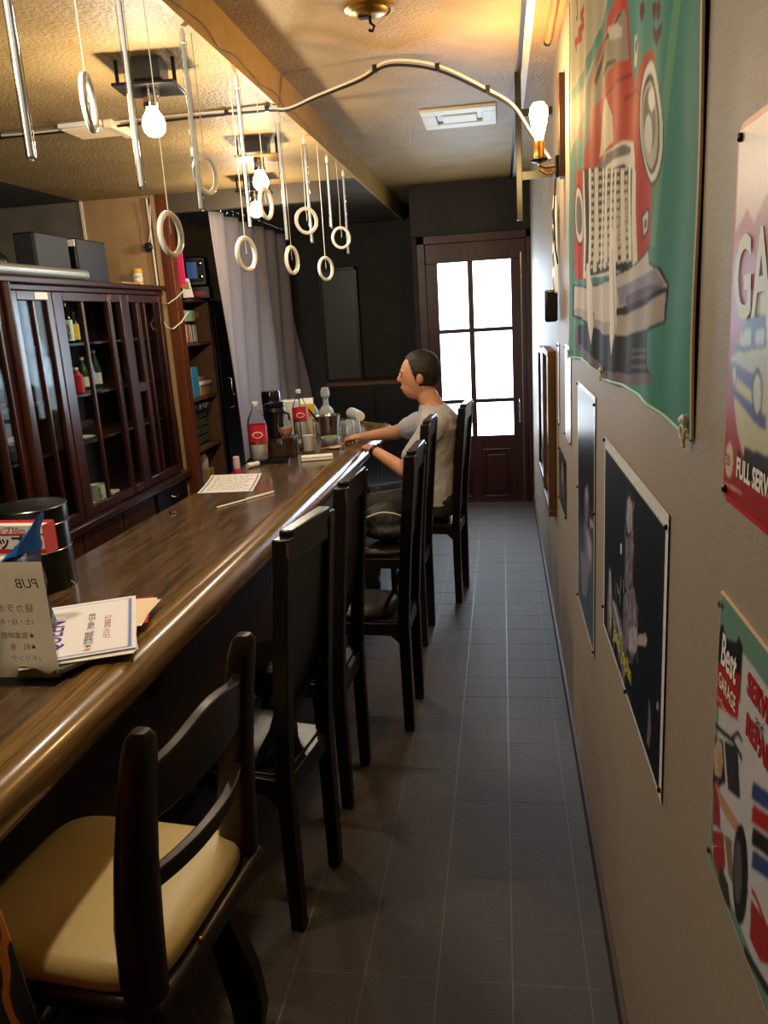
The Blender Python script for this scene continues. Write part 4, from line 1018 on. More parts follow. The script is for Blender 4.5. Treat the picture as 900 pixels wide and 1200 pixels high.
c.line(T2((60, 0), (90, 30), (130, 60), (165, 130)), .006, '#2a2a2c'); c.line(T2((120, 60), (150, 30), (165, 60)), .005, '#2a2a2c')
c.poly(T2((50, 100), (66, 52), (84, 70), (90, 150), (80, 210), (56, 200)), '#c9b48c'); c.poly(T2((68, 110), (84, 110), (86, 190), (70, 200)), '#c79574')
c.poly(T2((50, 230), (72, 220), (80, 420), (50, 400)), '#a03038'); c.poly(T2((56, 230), (92, 290), (180, 440), (180, 480), (140, 430), (80, 330)), '#c79574')
c.poly(T2((45, 420), (90, 430), (100, 560), (80, 640), (50, 540)), '#a8343a'); c.poly(T2((80, 560), (110, 640), (122, 740), (100, 720), (70, 620)), '#3c3426')
c.poly(T2(*[(160 + 32*math.cos(q), 600 + 205*math.sin(q)) for q in [2*PI*k/30 for k in range(30)]]), '#17171a'); c.poly(T2(*[(150 + 16*math.cos(q), 590 + 130*math.sin(q)) for q in [2*PI*k/30 for k in range(30)]]), '#5a5a5e')
c.poly(T2((95, 440), (125, 460), (130, 640), (112, 600)), '#8a7a56')
for k, col in enumerate(('#2b4a86', '#b5261f', '#1a1a1c', '#2b4a86')):
    y = 225 + k*92; c.poly(T2((212, y), (300, y + 62), (300, y + 140), (204, y + 70)), col)
c.poly(T2((205, 700), (260, 790), (300, 840), (300, 980), (240, 950), (196, 850)), '#a8262a'); c.line(T2((210, 670), (222, 690), (260, 790)), .006, '#a8262a')
c.poly(T2((175, 880), (300, 1090), (300, 1140), (172, 920)), '#2a2a2c')
c.noise(.08, 11, 3)
s2 = thing('tin_sign', 'teal bordered tin sign advertising a motorcycle garage', 'sign')
MB().box((W - .003, Y0, Z0), (W - .0005, Y1, Z1_)).build('tin_plate', M_['cream_paper'], s2)
flat(c, 'print', s2, M_['tin_print'], .0033)
def wtext(body, size, px, py, m, par, **k):
    y, z = wl(px, py); return text(body, size, (W - .0035, y, z), LU, LV, m, par, **k)
wtext('Best', .050, 849, 775, M_['text_white'], s2, sx=.62, shear=.15, bold=.0012)
wtext('GARAGE', .0245, 846.5, 802, M_['text_white'], s2, sx=.66, bold=.0004)
wtext('for Motorcycles', .012, 845.5, 820, M_['cream_paper'], s2, sx=.62)
wtext('SERVICE', .031, 880.5, 811, M_['text_red'], s2, sx=.8, bold=.0015)
wtext('and', .020, 890, 850, M_['text_black'], s2, sx=.8)
wtext('REPAIR', .031, 878.5, 858, M_['text_red'], s2, sx=.8, bold=.0015)
pins(s2, [(Y1 - .008, Z1_ - .012), (Y1 - .008, Z0 + .02)], 'chrome')

# ---- wall sconce with edison bulb, plank and mirror strip
sc = thing('wall_sconce', 'lit edison bulb wall sconce on a dark brown plank', 'lamp', (W, 2.97, 1.975))
MB().box((-.016, -.22, -.03), (.0, .24, .0)); MB().box((-.020, -.03, -.05), (-.001, .05, .27)).build('back_plank', M_['walnut'], sc, bevel=.003)
MB().box((-.032, -.02, -.05), (-.018, .02, .02)).build('bracket', M_['dark_metal'], sc, bevel=.003)
MB().tube([(-.03, 0, -.012), (-.065, 0, -.014), (-.085, 0, -.005), (-.085, 0, .012)], .006).build('arm', M_['brass'], sc)
MB().tube([(-.03, 0, -.03), (-.06, 0, -.036), (-.085, 0, -.02)], .004).build('arm', M_['brass'], sc)
MB().lathe([(.008, .0), (.026, .006), (.030, .012), (.028, .016), (.012, .018)], c=(-.085, 0, 0), n=20).build('drip_pan', M_['dark_metal'], sc)
MB().lathe([(.017, .018), (.018, .022), (.018, .068), (.016, .072)], c=(-.085, 0, 0), n=18).build('socket', M_['brass'], sc)
MB().lathe([(.013, .072), (.017, .09), (.026, .125), (.031, .155), (.029, .176), (.018, .19), (.004, .194)], c=(-.085, 0, 0), n=20).build('bulb', M_['bulb_warm'], sc)
point_light('sconce_light', (W - .125, 2.97, 2.13), 17.0, (1.0, 0.64, 0.25), .04)
MB().tube([(-.03, .02, -.05), (-.035, .03, -.16), (-.03, .05, -.28), (-.02, .07, -.33)], .003).build('cord', M_['cord_black'], sc)
mp = thing('wall_shelf_bracket', 'narrow black board projecting from the right wall beyond the sconce', 'board', (W, 3.6, 1.86))
MB().box((-.15, 0, 0), (-.125, .02, .575)).build('upright', M_['dark_door'], mp, bevel=.002)
MB().box((-.125, .002, .16), (-.001, .018, .19)).build('arm', M_['dark_door'], mp)
MB().box((-.125, .002, .40), (-.001, .018, .43)).build('arm', M_['dark_door'], mp)
gt = thing('guitar_strap', 'black and white strap hanging on the wall below sconce', 'strap', (W - .01, 3.25, 1.50))
MB().prism([(-.012, -.06, .05), (-.012, .06, 0), (-.012, .08, .36), (-.012, -.02, .40)], (.01, 0, 0)).build('strap', M_['text_white'], gt)
for z in (.08, .17, .26, .33): MB().prism([(-.0135, -.05, z - .02), (-.0135, .02, z - .03), (-.0135, .06, z + .02), (-.0135, 0, z + .03)], (.002, 0, 0)).build('patch', M_['text_black'], gt)
MB().box((-.05, -.05, -.06), (-.0, .06, .06)).build('buckle', M_['dark_door'], gt, bevel=.01)
rod = thing('ceiling_rod', 'short wooden rod with dark end cap beside the cornice', 'rod', (.185, 2.4, ZC - .02))
MB().tube([(0, -1.2, 0), (0, .78, 0)], .012, n=10).build('rod', M_['worn_wood'], rod)
MB().tube([(0, .775, 0), (0, .80, 0)], .0135, n=10).build('end_cap', M_['dark_metal'], rod)
for y in (-1.0, .3): MB().box((-.004, y, 0), (.004, y + .02, .03)).build('hanger', M_['dark_metal'], rod)
# ------------------------------------------------------------------ light tubes and rings hanging along the fascia
XH = -.845
mat('tube_white', '#e2eaf6', .2, trans=.35, ior=1.1)
def tube_light(y, zt, zb, label):
    t = thing('hanging_light_tube', label, 'light tube', (XH, y, 0), 0, 'clear light tubes hanging along the fascia')
    MB().lathe([(.0055, zb), (.0095, zb + .004), (.0095, zt - .05), (.006, zt - .045)], n=12).build('tube', M_['thin_glass'], t)
    MB().lathe([(.0058, zb + .006), (.0058, zt - .055)], n=8).build('inner_strip', M_['tube_white'], t)
    MB().lathe([(.0075, zt - .05), (.0085, zt - .03), (.004, zt - .015)], n=10).build('cap', M_['white_plastic'], t)
    MB().tube([(0, 0, zt - .02), (.004, 0, ZB - .001)], .0014, n=5).build('cord', M_['cord_white'], t)
TL = 'clear acrylic light tube hanging from the fascia, '
tubes = [(1.462, 1.816, 'nearest the paper menu stack'), (1.932, 1.83, 'after the edge-on ring'), (2.32, 1.825, 'touching a high ring'),
         (2.785, 1.819, 'between two rings in front of the curtain'), (3.27, 1.817, 'crossing the cable run'), (3.72, 1.84, 'after the round high ring'),
         (4.19, 1.95, 'short one close to the far wall'), (.98, 1.82, 'above the bare counter end'), (4.62, 1.85, 'last one of the row')]
for y, zb, l in tubes: tube_light(y, 2.31, zb, TL + l)
def ring_light(y, zb, ang, label, R=.051):
    t = thing('hanging_light_ring', label, 'light ring', (XH + .006, y, zb + R), ang, 'white light rings hanging along the fascia')
    MB().tube([(R*.93*math.cos(q), 0, R*math.sin(q)) for q in [2*PI*k/36 for k in range(36)]], .0078, n=10, closed=True).build('ring', M_['ring_tube'], t)
    MB().tube([(R*.93*math.cos(q), 0, R*math.sin(q)) for q in [2*PI*k/36 for k in range(36)]], .003, n=6, closed=True).build('inner_wire', M_['white_plastic'], t)
    MB().tube([(0, 0, R), (.004*math.cos(ang), 0, (ZB - zb - R)*.5), (0, 0, ZB - zb - R)], .0014, n=5).build('cord', M_['cord_white'], t)
    MB().tube([(0, 0, R), (.006, .004, R - .03), (.002, 0, R - .05)], .0012, n=5).build('lead', M_['cord_white'], t)
RL = 'white ring light on a cord, '
for y, zb, a, l in [(1.705, 1.917, 105, 'hanging high and seen edge-on'), (2.06, 1.687, 79.6, 'hanging low by the loudspeaker and post'), (2.375, 1.88, 72, 'hanging high beside the first ceiling lamp'),
                    (2.69, 1.678, 70, 'hanging low in front of the curtain'), (2.985, 1.873, 80, 'hanging high in front of a lit bulb'), (3.30, 1.693, 75.7, 'hanging low beside the dark end wall'),
                    (3.615, 1.877, 35, 'hanging high and turned face-on'), (3.95, 1.69, 60, 'hanging low beyond the face-on ring'), (4.40, 1.87, 30, 'hanging high near the end of the row')]:
    ring_light(y, zb, math.radians(a), RL + l)
# cord running along the lower edge of the fascia with small loops
pts = []
for k in range(120):
    y = .6 + k*.036; pts.append((XF + .016 + .004*math.sin(k*.9), y, ZB + .012 + .022*abs(math.sin(k*.29)) - .006))
tag(MB().tube(pts, .0014, n=5).build('fascia_wire', M_['dark_metal']), 'thin wire drooping in loops along the golden fascia', 'cord')

# twin cable crossing the ceiling
path = [(-2.55, 2.285), (-1.97, 2.286), (-1.56, 2.284), (-1.21, 2.286), (-.87, 2.285), (-.78, 2.28), (-.67, 2.31), (-.50, 2.352), (-.406, 2.39), (-.31, 2.385), (-.187, 2.35), (-.035, 2.27), (.06, 2.21), (.12, 2.12), (.19, 2.02)]
def smooth(p, n=6):
    out = []
    for i in range(len(p)-1):
        p0, p1, p2, p3 = p[max(i-1, 0)], p[i], p[i+1], p[min(i+2, len(p)-1)]
        for k in range(n):
            t = k/n; out.append(tuple(.5*((2*b) + (c-a)*t + (2*a-5*b+4*c-d)*t*t + (-a+3*b-3*c+d)*t**3) for a, b, c, d in zip(p0, p1, p2, p3)))
    return out + [p[-1]]
cb = thing('cable_run', 'black and white cables tied together crossing below the ceiling', 'cable')
P3 = smooth([(x, 3.2, z) for x, z in path])
MB().tube([(x, y, z) for x, y, z in P3], .0052, n=8).build('black_cable', M_['cord_black'], cb)
MB().tube([(x, y - .004, z + .011 - .006*math.sin(x*6)) for x, y, z in P3], .0045, n=8).build('white_cable', M_['cord_white'], cb)
for x, z in ((-1.97, 2.29), (-1.02, 2.29), (-.86, 2.29), (-.44, 2.383), (-.21, 2.365), (-.03, 2.275)):
    MB().box((x - .008, 3.19, z - .01), (x + .008, 3.208, z + .016)).build('cable_tie', M_['cord_black'], cb)
# ------------------------------------------------------------------ things on the counter
C0 = CT + .0005
def pet(loc, h, r, fill, label, lz=(.30, .62)):
    t = thing('soda_bottle', label, 'bottle', loc)
    pr = [(r*.8, 0), (r, .012), (r, h*.56), (r*.98, h*.62), (r*.86, h*.72), (r*.55, h*.83), (r*.30, h*.89), (r*.28, h*.94)]
    MB().lathe(pr, n=22).build('body', M_['pet_film'], t, smooth=60)
    MB().lathe([(r*.78, .003), (r*.95, .014), (r*.95, h*fill)], n=22).build('water', M_['cloudy'], t, smooth=60)
    MB().lathe([(r*.31, h*.93), (r*.33, h*.935), (r*.33, h*.995), (r*.30, h)], n=18).build('cap', M_['white_plastic'], t)
    MB().lathe([(r*1.012, h*lz[0]), (r*1.012, h*lz[1])], n=22, cap=False).build('paper_label', M_['red_label'], t)
    MB().lathe([(r*1.016, h*lz[0]), (r*1.016, h*(lz[0]+.03))], n=22, cap=False).build('gold_band', M_['brass'], t)
    q = math.radians(-70)
    for k in range(-3, 4):
        a = q + k*.13
    o = MB().lathe([(r*.55, 0), (r*.55, .0006)], n=20, M=Matrix.Rotation(PI/2, 3, 'X') @ Matrix.Scale(.62, 3, (0, 1, 0))).build('emblem', M_['text_white'], t)
    o.location = (r*.30, -r*1.0, h*(sum(lz)/2)); o.rotation_euler = (0, 0, .3)
    o = MB().lathe([(r*.46, 0), (r*.46, .0006)], n=20, M=Matrix.Rotation(PI/2, 3, 'X') @ Matrix.Scale(.55, 3, (0, 1, 0))).build('emblem', M_['red_label'], t)
    o.location = (r*.30, -r*1.02, h*(sum(lz)/2)); o.rotation_euler = (0, 0, .3)
    return t
mat('clear_plastic', '#f4f6f6', 0.08, trans=.9, ior=1.15); mat('cloudy', '#f0f1ee', 0.2, trans=.15, ior=1.33)
tr = thing('serving_tray', 'small black tray under the soda bottle', 'tray', (-1.25, 4.05, C0), math.radians(8))
MB().box((-.115, -.075, 0), (.115, .075, .006)).build('base', M_['black_plastic'], tr)
for a in ((-.115, -.075, .115, -.069), (-.115, .069, .115, .075), (-.115, -.069, -.109, .069), (.109, -.069, .115, .069)): MB().box((a[0], a[1], .005), (a[2], a[3], .016)).build('rim', M_['black_plastic'], tr)
pet((-1.30, 4.06, C0 + .0065), .315, .051, .30, 'soda water bottle with red label and white cap on black tray')
pet((-1.215, 4.66, C0), .325, .046, .45, 'red-labelled soda bottle standing behind the wine glass', (.42, .66))
tp = thing('vacuum_flask', 'tall black vacuum flask behind the soda bottle', 'flask', (-1.315, 4.42, C0))
MB().lathe([(.05, 0), (.053, .005), (.053, .26), (.05, .265)], n=24).build('body', M_['black_plastic'], tp)
MB().lathe([(.05, .264), (.055, .27), (.055, .335), (.05, .345)], n=24).build('lid', M_['black_gloss'], tp)
tk = thing('coffee_pot', 'black ribbed coffee pot with flat lid beside the flask', 'pot', (-1.24, 4.22, C0 + .11))
MB().lathe([(.045, 0), (.05, .004), (.047, .03), (.05, .05), (.047, .08), (.05, .10), (.052, .13), (.06, .14), (.056, .16), (.05, .165)], n=24).build('body', M_['black_plastic'], tk)
MB().lathe([(.052, .164), (.057, .17), (.055, .185), (.03, .192)], n=24).build('lid', M_['black_gloss'], tk)
MB().tube([(.05, 0, .13), (.078, -.01, .125), (.08, -.01, .09)], .007).build('spout', M_['black_plastic'], tk)
kb = thing('dark_box', 'dark brown box carrying the black coffee pot', 'box', (-1.215, 4.23, C0))
MB().box((-.07, -.045, 0), (.075, .06, .108)).build('box', M_['bar_panel'], kb, bevel=.004)
MB().box((-.02, -.048, .07), (.01, -.044, .10)).build('clasp', M_['chrome'], kb)
pr_ = thing('paper_roll', 'white kitchen paper roll behind the black flask', 'paper roll', (-1.31, 4.80, C0))
MB().lathe([(.05, 0), (.055, .003), (.055, .245), (.05, .25)], n=24).build('roll', M_['white_paper'], pr_)
MB().lathe([(.018, .249), (.018, .252)], n=16).build('core', M_['kraft'], pr_)
jc = thing('juice_carton', 'cream juice carton with orange band behind the soda bottle', 'carton', (-1.225, 4.88, C0), .3)
MB().box((-.04, -.04, 0), (.04, .04, .22)).build('carton', M_['cream_paper'], jc, bevel=.003)
MB().prism([(-.04, -.04, .22), (-.04, .04, .22), (-.04, 0, .25)], (.08, 0, 0)).build('gable', M_['white_paper'], jc)
MB().box((-.041, -.041, .14), (.041, .041, .21)).build('orange_band', M_['yellow'], jc)
MB().box((.0, -.0415, .145), (.03, -.0405, .165)).build('print', M_['orange'], jc)
wg = thing('wine_glass', 'stemmed wine glass half full of rose wine', 'wine glass', (-1.158, 4.10, C0))
MB().lathe([(.034, 0), (.034, .002), (.006, .006), (.0035, .02), (.0035, .10), (.008, .112), (.030, .13), (.041, .16), (.042, .18), (.036, .225), (.033, .243)], n=28, cap=False).build('glass', M_['thin_glass'], wg, smooth=60)
MB().lathe([(.004, .1165), (.027, .1315), (.038, .16), (.0392, .172)], n=28).build('wine', M_['wine_fill'], wg, smooth=60) if 'wine_fill' in M_ else MB().lathe([(.004, .1165), (.027, .1315), (.038, .16), (.0392, .172)], n=28).build('wine', mat('wine_fill', '#e0a488', .08, trans=.35, ior=1.3), wg, smooth=60)
hb = thing('highball_glass', 'tall clear highball glass with drink beside the folded towel', 'glass', (-1.085, 4.29, C0))
MB().lathe([(.034, 0), (.036, .004), (.041, .185)], n=28, cap=False).build('glass', M_['thin_glass'], hb, smooth=50)
MB().lathe([(.030, .014), (.033, .016), (.0358, .10)], n=24).build('drink', M_['cloudy'], hb)
ib = thing('ice_bucket', 'brushed steel ice bucket with swing handle and tongs', 'ice bucket', (-1.09, 4.87, C0))
MB().lathe([(.058, 0), (.062, .004), (.076, .135), (.079, .138), (.076, .14), (.073, .135), (.058, .01), (.01, .008)], n=30).build('pail', M_['steel'], ib, smooth=50)
MB().tube([(-.01 + .078*math.cos(q)*.2 + .05*abs(math.sin(q))*0 + .03, -.078*math.cos(q), .12 - .07*math.sin(q)) for q in [PI*k/14 for k in range(15)]], .004, n=6).build('handle', M_['dark_metal'], ib)
MB().bar((-.05, -.03, .08), (-.11, -.07, .19), .012, .003).bar((-.045, -.02, .08), (-.10, -.08, .19), .012, .003).build('tongs', M_['dark_metal'], ib)
dc = thing('decanter', 'square cut-glass decanter with glass stopper', 'decanter', (-1.155, 5.12, C0))
MB().lathe([(.05, 0), (.053, .006), (.053, .12), (.045, .15), (.02, .175), (.018, .215), (.024, .22)], n=8).build('body', M_['cut_glass'] if 'cut_glass' in M_ else mat('cut_glass', '#e6eef2', .08, trans=.6, ior=1.45), dc, smooth=20)
MB().lathe([(.014, .215), (.03, .235), (.032, .262), (.024, .29), (.012, .293)], n=8).build('stopper', M_['cut_glass'], dc, smooth=20)
lb = bottle('spirit_bottle', (-1.235, 5.05, C0), .235, .048, 'clear spirit bottle with black lettering beside the decanter', 'bottle', M_['cut_glass'], M_['cut_glass'], M_['white_paper'], (.28, .52), neck=.32)
text('TM', .045, (.0, -.0485, .078), (.95, .3, 0), (0, 0, 1), M_['text_black'], lb, align='CENTER', lift=.004)
for k, (x, y) in enumerate(((-1.03, 5.02), (-.975, 4.98), (-1.0, 5.10), (-.95, 5.06))):
    bowl('upturned_glass', (x, y, C0), [(.027, 0), (.029, .0), (.024, .075), (.022, .078), (.0, .078)], M_['cut_glass'], 'short clear glass standing upside down by the steel ice bucket', 'glass', 'upturned glasses beside the ice bucket', 20)
tw = thing('rolled_towel', 'white rolled towel lying at the counter end', 'towel', (-1.04, 5.55, C0 + .052))
d_ = Vector((.0985, -.205, 0)).normalized()
MB().tube([tuple(d_*s) for s in (-.12, -.118, -.05, .05, .118, .12)], [.02, .041, .040, .036, .033, .016], n=18).build('roll', M_['white_paper'], tw, smooth=50)
MB().tube([tuple(d_*.121 + Vector((0, 0, 0)) + Vector((-d_.y, d_.x, 0))*r*math.cos(q) + Vector((0, 0, 1))*r*math.sin(q)) for r, q in [(.004 + .0013*k, k*.6) for k in range(20)]], .0015, n=5).build('spiral_edge', M_['cream_paper'], tw)
sl = thing('salad_bowl', 'small glass bowl of green salad near the hands', 'bowl', (-1.01, 4.53, C0))
MB().lathe([(.028, 0), (.032, .003), (.052, .03), (.058, .052), (.055, .052), (.049, .03), (.02, .008)], n=26).build('bowl', M_['cut_glass'], sl, smooth=50)
MB().ball((0, 0, .036), .048, sc=(1, 1, .42)).build('salad', M_['salad'], sl, smooth=50)
sd_ = thing('small_plate', 'small white dish with brown chopsticks resting on it', 'dish', (-.965, 4.41, C0))
MB().lathe([(.025, 0), (.03, .002), (.042, .009), (.043, .011), (.03, .006)], n=22).build('dish', M_['white_plastic'], sd_)
ck = thing('chopsticks', 'pair of brown chopsticks lying on the small white dish', 'chopsticks', (-.965, 4.41, C0 + .0125), .9)
for y in (-.006, .006): MB().tube([(-.10, y, 0), (.07, y*.7, .006)], [.0035, .0022], n=6).build('stick', M_['worn_wood'], ck)
fp = thing('snack_plate', 'pale bowl of snacks behind the highball glass', 'bowl', (-1.16, 4.47, C0))
MB().lathe([(.03, 0), (.035, .003), (.065, .03), (.072, .042), (.069, .042), (.058, .026), (.02, .008)], n=24).build('bowl', M_['cream_paper'], fp)
MB().ball((0, 0, .032), .05, sc=(1, 1, .4)).build('snacks', M_['salad'], fp)
ft = thing('folded_towel', 'white folded hand towel at the counter edge', 'towel', (-.985, 4.06, C0), math.radians(14))
MB().box((-.085, -.03, 0), (.085, .03, .012)).build('lower_fold', M_['white_paper'], ft, bevel=.005, seg=3)
MB().box((-.085, -.028, .0115), (.083, .03, .026)).build('upper_fold', M_['white_paper'], ft, bevel=.006, seg=3)
# laminated menu lying flat
c = Canvas(0, .262, 0, .352, 110, 150, '#e9e6e2')
for a0, a1, b0, b1 in ((.012, .250, .012, .016), (.012, .250, .336, .340), (.012, .017, .012, .340), (.245, .250, .012, .340)): c.poly([(a0, b0), (a1, b0), (a1, b1), (a0, b1)], '#44558c')
rs_ = np.random.RandomState(2)
for k in range(11):
    y = .31 - k*.026; col = ['#30333c', '#a83a42', '#30333c', '#30333c'][k % 4]; x = .035
    while x < .21:
        wdt = rs_.uniform(.012, .035); c.poly([(x, y), (x + wdt, y), (x + wdt, y + .011), (x, y + .011)], col, .75); x += wdt + .008
m0, mu, mv = Vector((-1.363, 3.30, C0 + .0012)), Vector((.252, .013, 0)), Vector((-.062, .352, 0))
mu_, mv_ = mu/.262, mv/.352
mn = thing('menu_sheet', 'white laminated menu sheet with blue border lying on counter', 'menu')
c.sheet('sheet', lambda a, b: np.array(m0) + a[..., None]*np.array(mu_) + b[..., None]*np.array(mv_) + np.stack([0*a, 0*a, .012*(b/.352)**4], -1), M_['paper_print'], mn)
cw_ = thing('paper_straw', 'white paper-wrapped chopsticks lying on the counter', 'chopsticks', (-1.085, 3.142, C0 + .003), math.atan2(.263, .163))
MB().box((-.155, -.006, -.003), (.155, .006, .002)).build('wrapper', M_['white_paper'], cw_, bevel=.002)
MB().tube([(.0, 0, .0035), (.16, 0, .0035)], .0028, n=6).build('stick', M_['white_paper'], cw_)
bcp = thing('bottle_cap', 'tiny dark metal cap lying alone on the counter', 'cap', (-1.33, 2.945, C0))
MB().lathe([(.013, 0), (.014, .002), (.012, .008), (.009, .009)], n=16).build('cap', M_['steel'], bcp)
MB().lathe([(.0142, .0), (.0145, .003)], n=16, cap=False).build('rim', M_['black_plastic'], bcp)
tb1 = thing('lotion_tube', 'pale lilac tube standing at the back counter edge', 'tube', (-1.335, 3.78, C0))
MB().lathe([(.016, 0), (.017, .003), (.017, .05), (.0165, .052), (.0165, .078), (.014, .08)], n=16).build('tube', mat('lilac', '#cbb9bd', .5), tb1)
MB().lathe([(.0172, .0), (.0172, .02)], n=16, cap=False).build('pink_band', M_['pink'], tb1)
tag(MB().tube([(-1.31, 3.87, C0 + .014), (-1.27, 3.93, C0 + .014)], .014, n=14).build('wet_wipe_roll', M_['white_paper']), 'small white wipe roll lying beside the lilac tube', 'wipe')

# near end of the counter: menu stand, flyers, tin, wrap box, bag
ms = thing('menu_stand', 'cream menu card seen from behind in a clear stand', 'menu stand', (-1.03, 1.45, C0 + .006))
MB().add([(-.10, 0, 0), (.074, 0, 0), (.074, 0, .262), (-.10, 0, .262)], [(0, 1, 2, 3)]).build('card', M_['menu_paper'], ms)
MB().box((-.104, -.003, -.006), (.079, -.0016, .268)).box((-.104, .0016, -.006), (.079, .003, .268)).build('clear_sleeve', M_['clear_film'], ms)
MB().box((-.104, -.03, -.006), (.079, .03, -.003)).build('clear_foot', M_['clear_film'], ms)
U_, V_ = (-1, 0, 0), (0, 0, 1)
for body, size, x, z, m in (('PUB', .030, .062, .205, 'text_grey'), ('昼カラオケ', .021, .040, .152, 'text_pinkish'), ('(土・日・祝)', .015, .034, .124, 'text_grey'), ('★営業時間', .016, .032, .092, 'text_grey'), ('★料　金', .016, .032, .066, 'text_grey'), ('(ドリンク', .016, .036, .040, 'text_grey')):
    text(body, size, (x, -.0012, z), U_, V_, M_[m], ms, lift=-.0003, shear=.2 if body == 'PUB' else 0)
def sheet_stack(name, label, cx, cy, ang, z, w, l, m, group=None):
    t = thing(name, label, 'flyer', (cx, cy, z), ang, group); MB().box((-w/2, -l/2, 0), (w/2, l/2, .0009)).build('paper', m, t); return t
gl = 'flyers stacked on the counter'
for k in range(3):
    sheet_stack('flyer', 'white flyer at the bottom of the stack beside menu stand', -1.018 + .006*k, 1.663 - .004*k, math.radians(26 - 2.5*k + 2), C0 + .0252 + k*.0011, .24, .372, M_['white_paper'], gl)
cs = thing('card_case', 'clear plastic card case under the flyers', 'case', (-.99, 1.575, C0 + .0125), math.radians(62))
MB().box((-.1, -.09, 0), (.1, .09, .012)).build('case', mat('case_plastic', '#c8ccd0', .15, trans=.5), cs, bevel=.003)
for k, m in enumerate((M_['red'], M_['white_paper'], M_['cream_paper'])):
    t = sheet_stack('flyer', ['red edged leaflet fanned out of the flyer stack', 'plain white leaflet fanned out of the flyer stack', 'cream leaflet fanned out of the flyer stack'][k], -.965 + .004*k, 1.775 - .010*k, math.radians(20 - 7*k), C0 + .0290 + k*.0011, .13, .20, m, gl)
# top flyer: text runs up the page
c = Canvas(0, .24, 0, .375, 100, 130, '#eceaf0')
for a0, a1, b0, b1 in ((.010, .230, .010, .015), (.010, .230, .355, .360), (.010, .016, .010, .360), (.222, .230, .010, .360)): c.poly([(a0, b0), (a1, b0), (a1, b1), (a0, b1)], '#3f63c0')
tf = thing('flyer', 'top flyer with blue border and opening hours on the stack', 'flyer', (0, 0, 0), 0, gl)
# page frame: origin far-left corner; right edge runs from (-.992,1.897) to (-.85,1.60)
e = Vector((-.985, 1.885, C0 + .0330)); f_ = Vector((-.826, 1.55, C0 + .0330)); dv = (e - f_).normalized(); du_ = Vector((dv.y, -dv.x, 0))
o_ = f_ - du_*.24
Mx = lambda a, b: np.array(o_) + a[..., None]*np.array(du_) + b[..., None]*np.array(dv)
c.sheet('sheet', Mx, M_['paper_print'], tf)
def ft_(body, size, a, b, m, **k): text(body, size, o_ + du_*a + dv*b, dv, -du_, m, tf, lift=.0006, **k)
ft_('PUB', .026, .012, .03, M_['text_grey']); ft_('QUEEN', .062, .072, .05, M_['text_purple'], shear=.2, bold=.001)
ft_('★営業時間／19:00～23:30', .0225, .142, .045, M_['text_black'], sx=.9); ft_('(ラスト 23:00まで)', .020, .180, .09, M_['text_red'], sx=.95)
ft_('★', .024, .142, .022, M_['orange'])
tc = thing('tin_canister', 'round black tin canister with flat lid on counter', 'canister', (-1.375, 2.07, C0))
MB().lathe([(.10, 0), (.102, .004), (.102, .20)], n=40).build('body', M_['black_tin'] if 'black_tin' in M_ else mat('black_tin', '#171717', .28, metal=.3), tc)
MB().lathe([(.1035, .197), (.105, .2), (.105, .245), (.102, .249), (.092, .247), (.08, .251), (.02, .253)], n=40).build('lid', M_['black_tin'], tc)
MB().tube([(.1055*math.cos(q), .1055*math.sin(q), .197) for q in [2*PI*k/40 for k in range(40)]], .0016, n=5, closed=True).build('lid_bead', M_['steel'], tc)
MB().tube([(.1055*math.cos(q), .1055*math.sin(q), .246) for q in [2*PI*k/40 for k in range(40)]], .0016, n=5, closed=True).build('lid_bead', M_['steel'], tc)
MB().tube([(.103*math.cos(q), .103*math.sin(q), .12) for q in [2*PI*k/40 for k in range(40)]], .0014, n=5, closed=True).build('wire_band', M_['steel'], tc)
MB().tube([(.1, -.03, .008), (.115, -.035, .004), (.12, -.02, .012), (.105, -.015, .02)], .002, n=6).build('wire_clip', M_['chrome'], tc)
hx = thing('storage_box', 'plain white box hidden behind the menu stand', 'box', (-1.24, 1.80, C0))
MB().box((-.15, -.05, 0), (.02, .05, .185)).build('box', M_['white_paper'], hx, bevel=.004)
wx = thing('cling_wrap_box', 'white and red cling wrap box with black lettering', 'box', (-1.30, 1.80, C0 + .186), math.radians(-2))
MB().box((-.155, -.025, 0), (.152, .028, .078)).build('carton', M_['white_paper'], wx, bevel=.002)
MB().box((-.156, -.0256, .004), (.1525, -.0246, .016)).build('red_stripe', M_['red'], wx)
MB().box((-.156, -.0256, .052), (.1525, -.0246, .056)).box((-.156, .0, .0782), (.1525, .028, .0788)).build('red_stripe', M_['red'], wx)
MB().box((.1522, -.025, .002), (.1530, .028, .077)).build('end_flap', mat('red_end', '#d2504a', .5), wx)
text('ラップ', .038, (-.018, -.0251, .020), (1, 0, 0), (0, 0, 1), M_['text_black'], wx, lift=.0008, bold=.001)
text('50', .044, (.104, -.0251, .019), (1, 0, 0), (0, 0, 1), M_['text_red'], wx, lift=.0008, bold=.001)
text('ラップ50m', .022, (.0, -.0251, .0575), (1, 0, 0), (0, 0, 1), M_['text_red'], wx, lift=.0008)
pbg = thing('plastic_bag', 'crumpled clear plastic bag with a blue top edge', 'bag', (-1.205, 1.655, C0 + .012))
rings = []; rs_ = np.random.RandomState(8); nz = 9
for i in range(nz):
    k = i/(nz-1); z = .0 + .275*k
    cx = .01 + .16*max(0, k - .45); wd_ = .095*(1 - max(0, k - .45)*1.55) + .006; dp = .05*(1 - .8*k) + .006
    rings.append([(cx + wd_*math.cos(q)*(1 + rs_.uniform(-.12, .12)), dp*math.sin(q)*(1 + rs_.uniform(-.25, .25)), z + rs_.uniform(-.008, .008) + .03*k*math.cos(q)) for q in [2*PI*j/18 for j in range(18)]])
MB().loft(rings[:8]).build('film', M_['bag_film'], pbg, smooth=20)
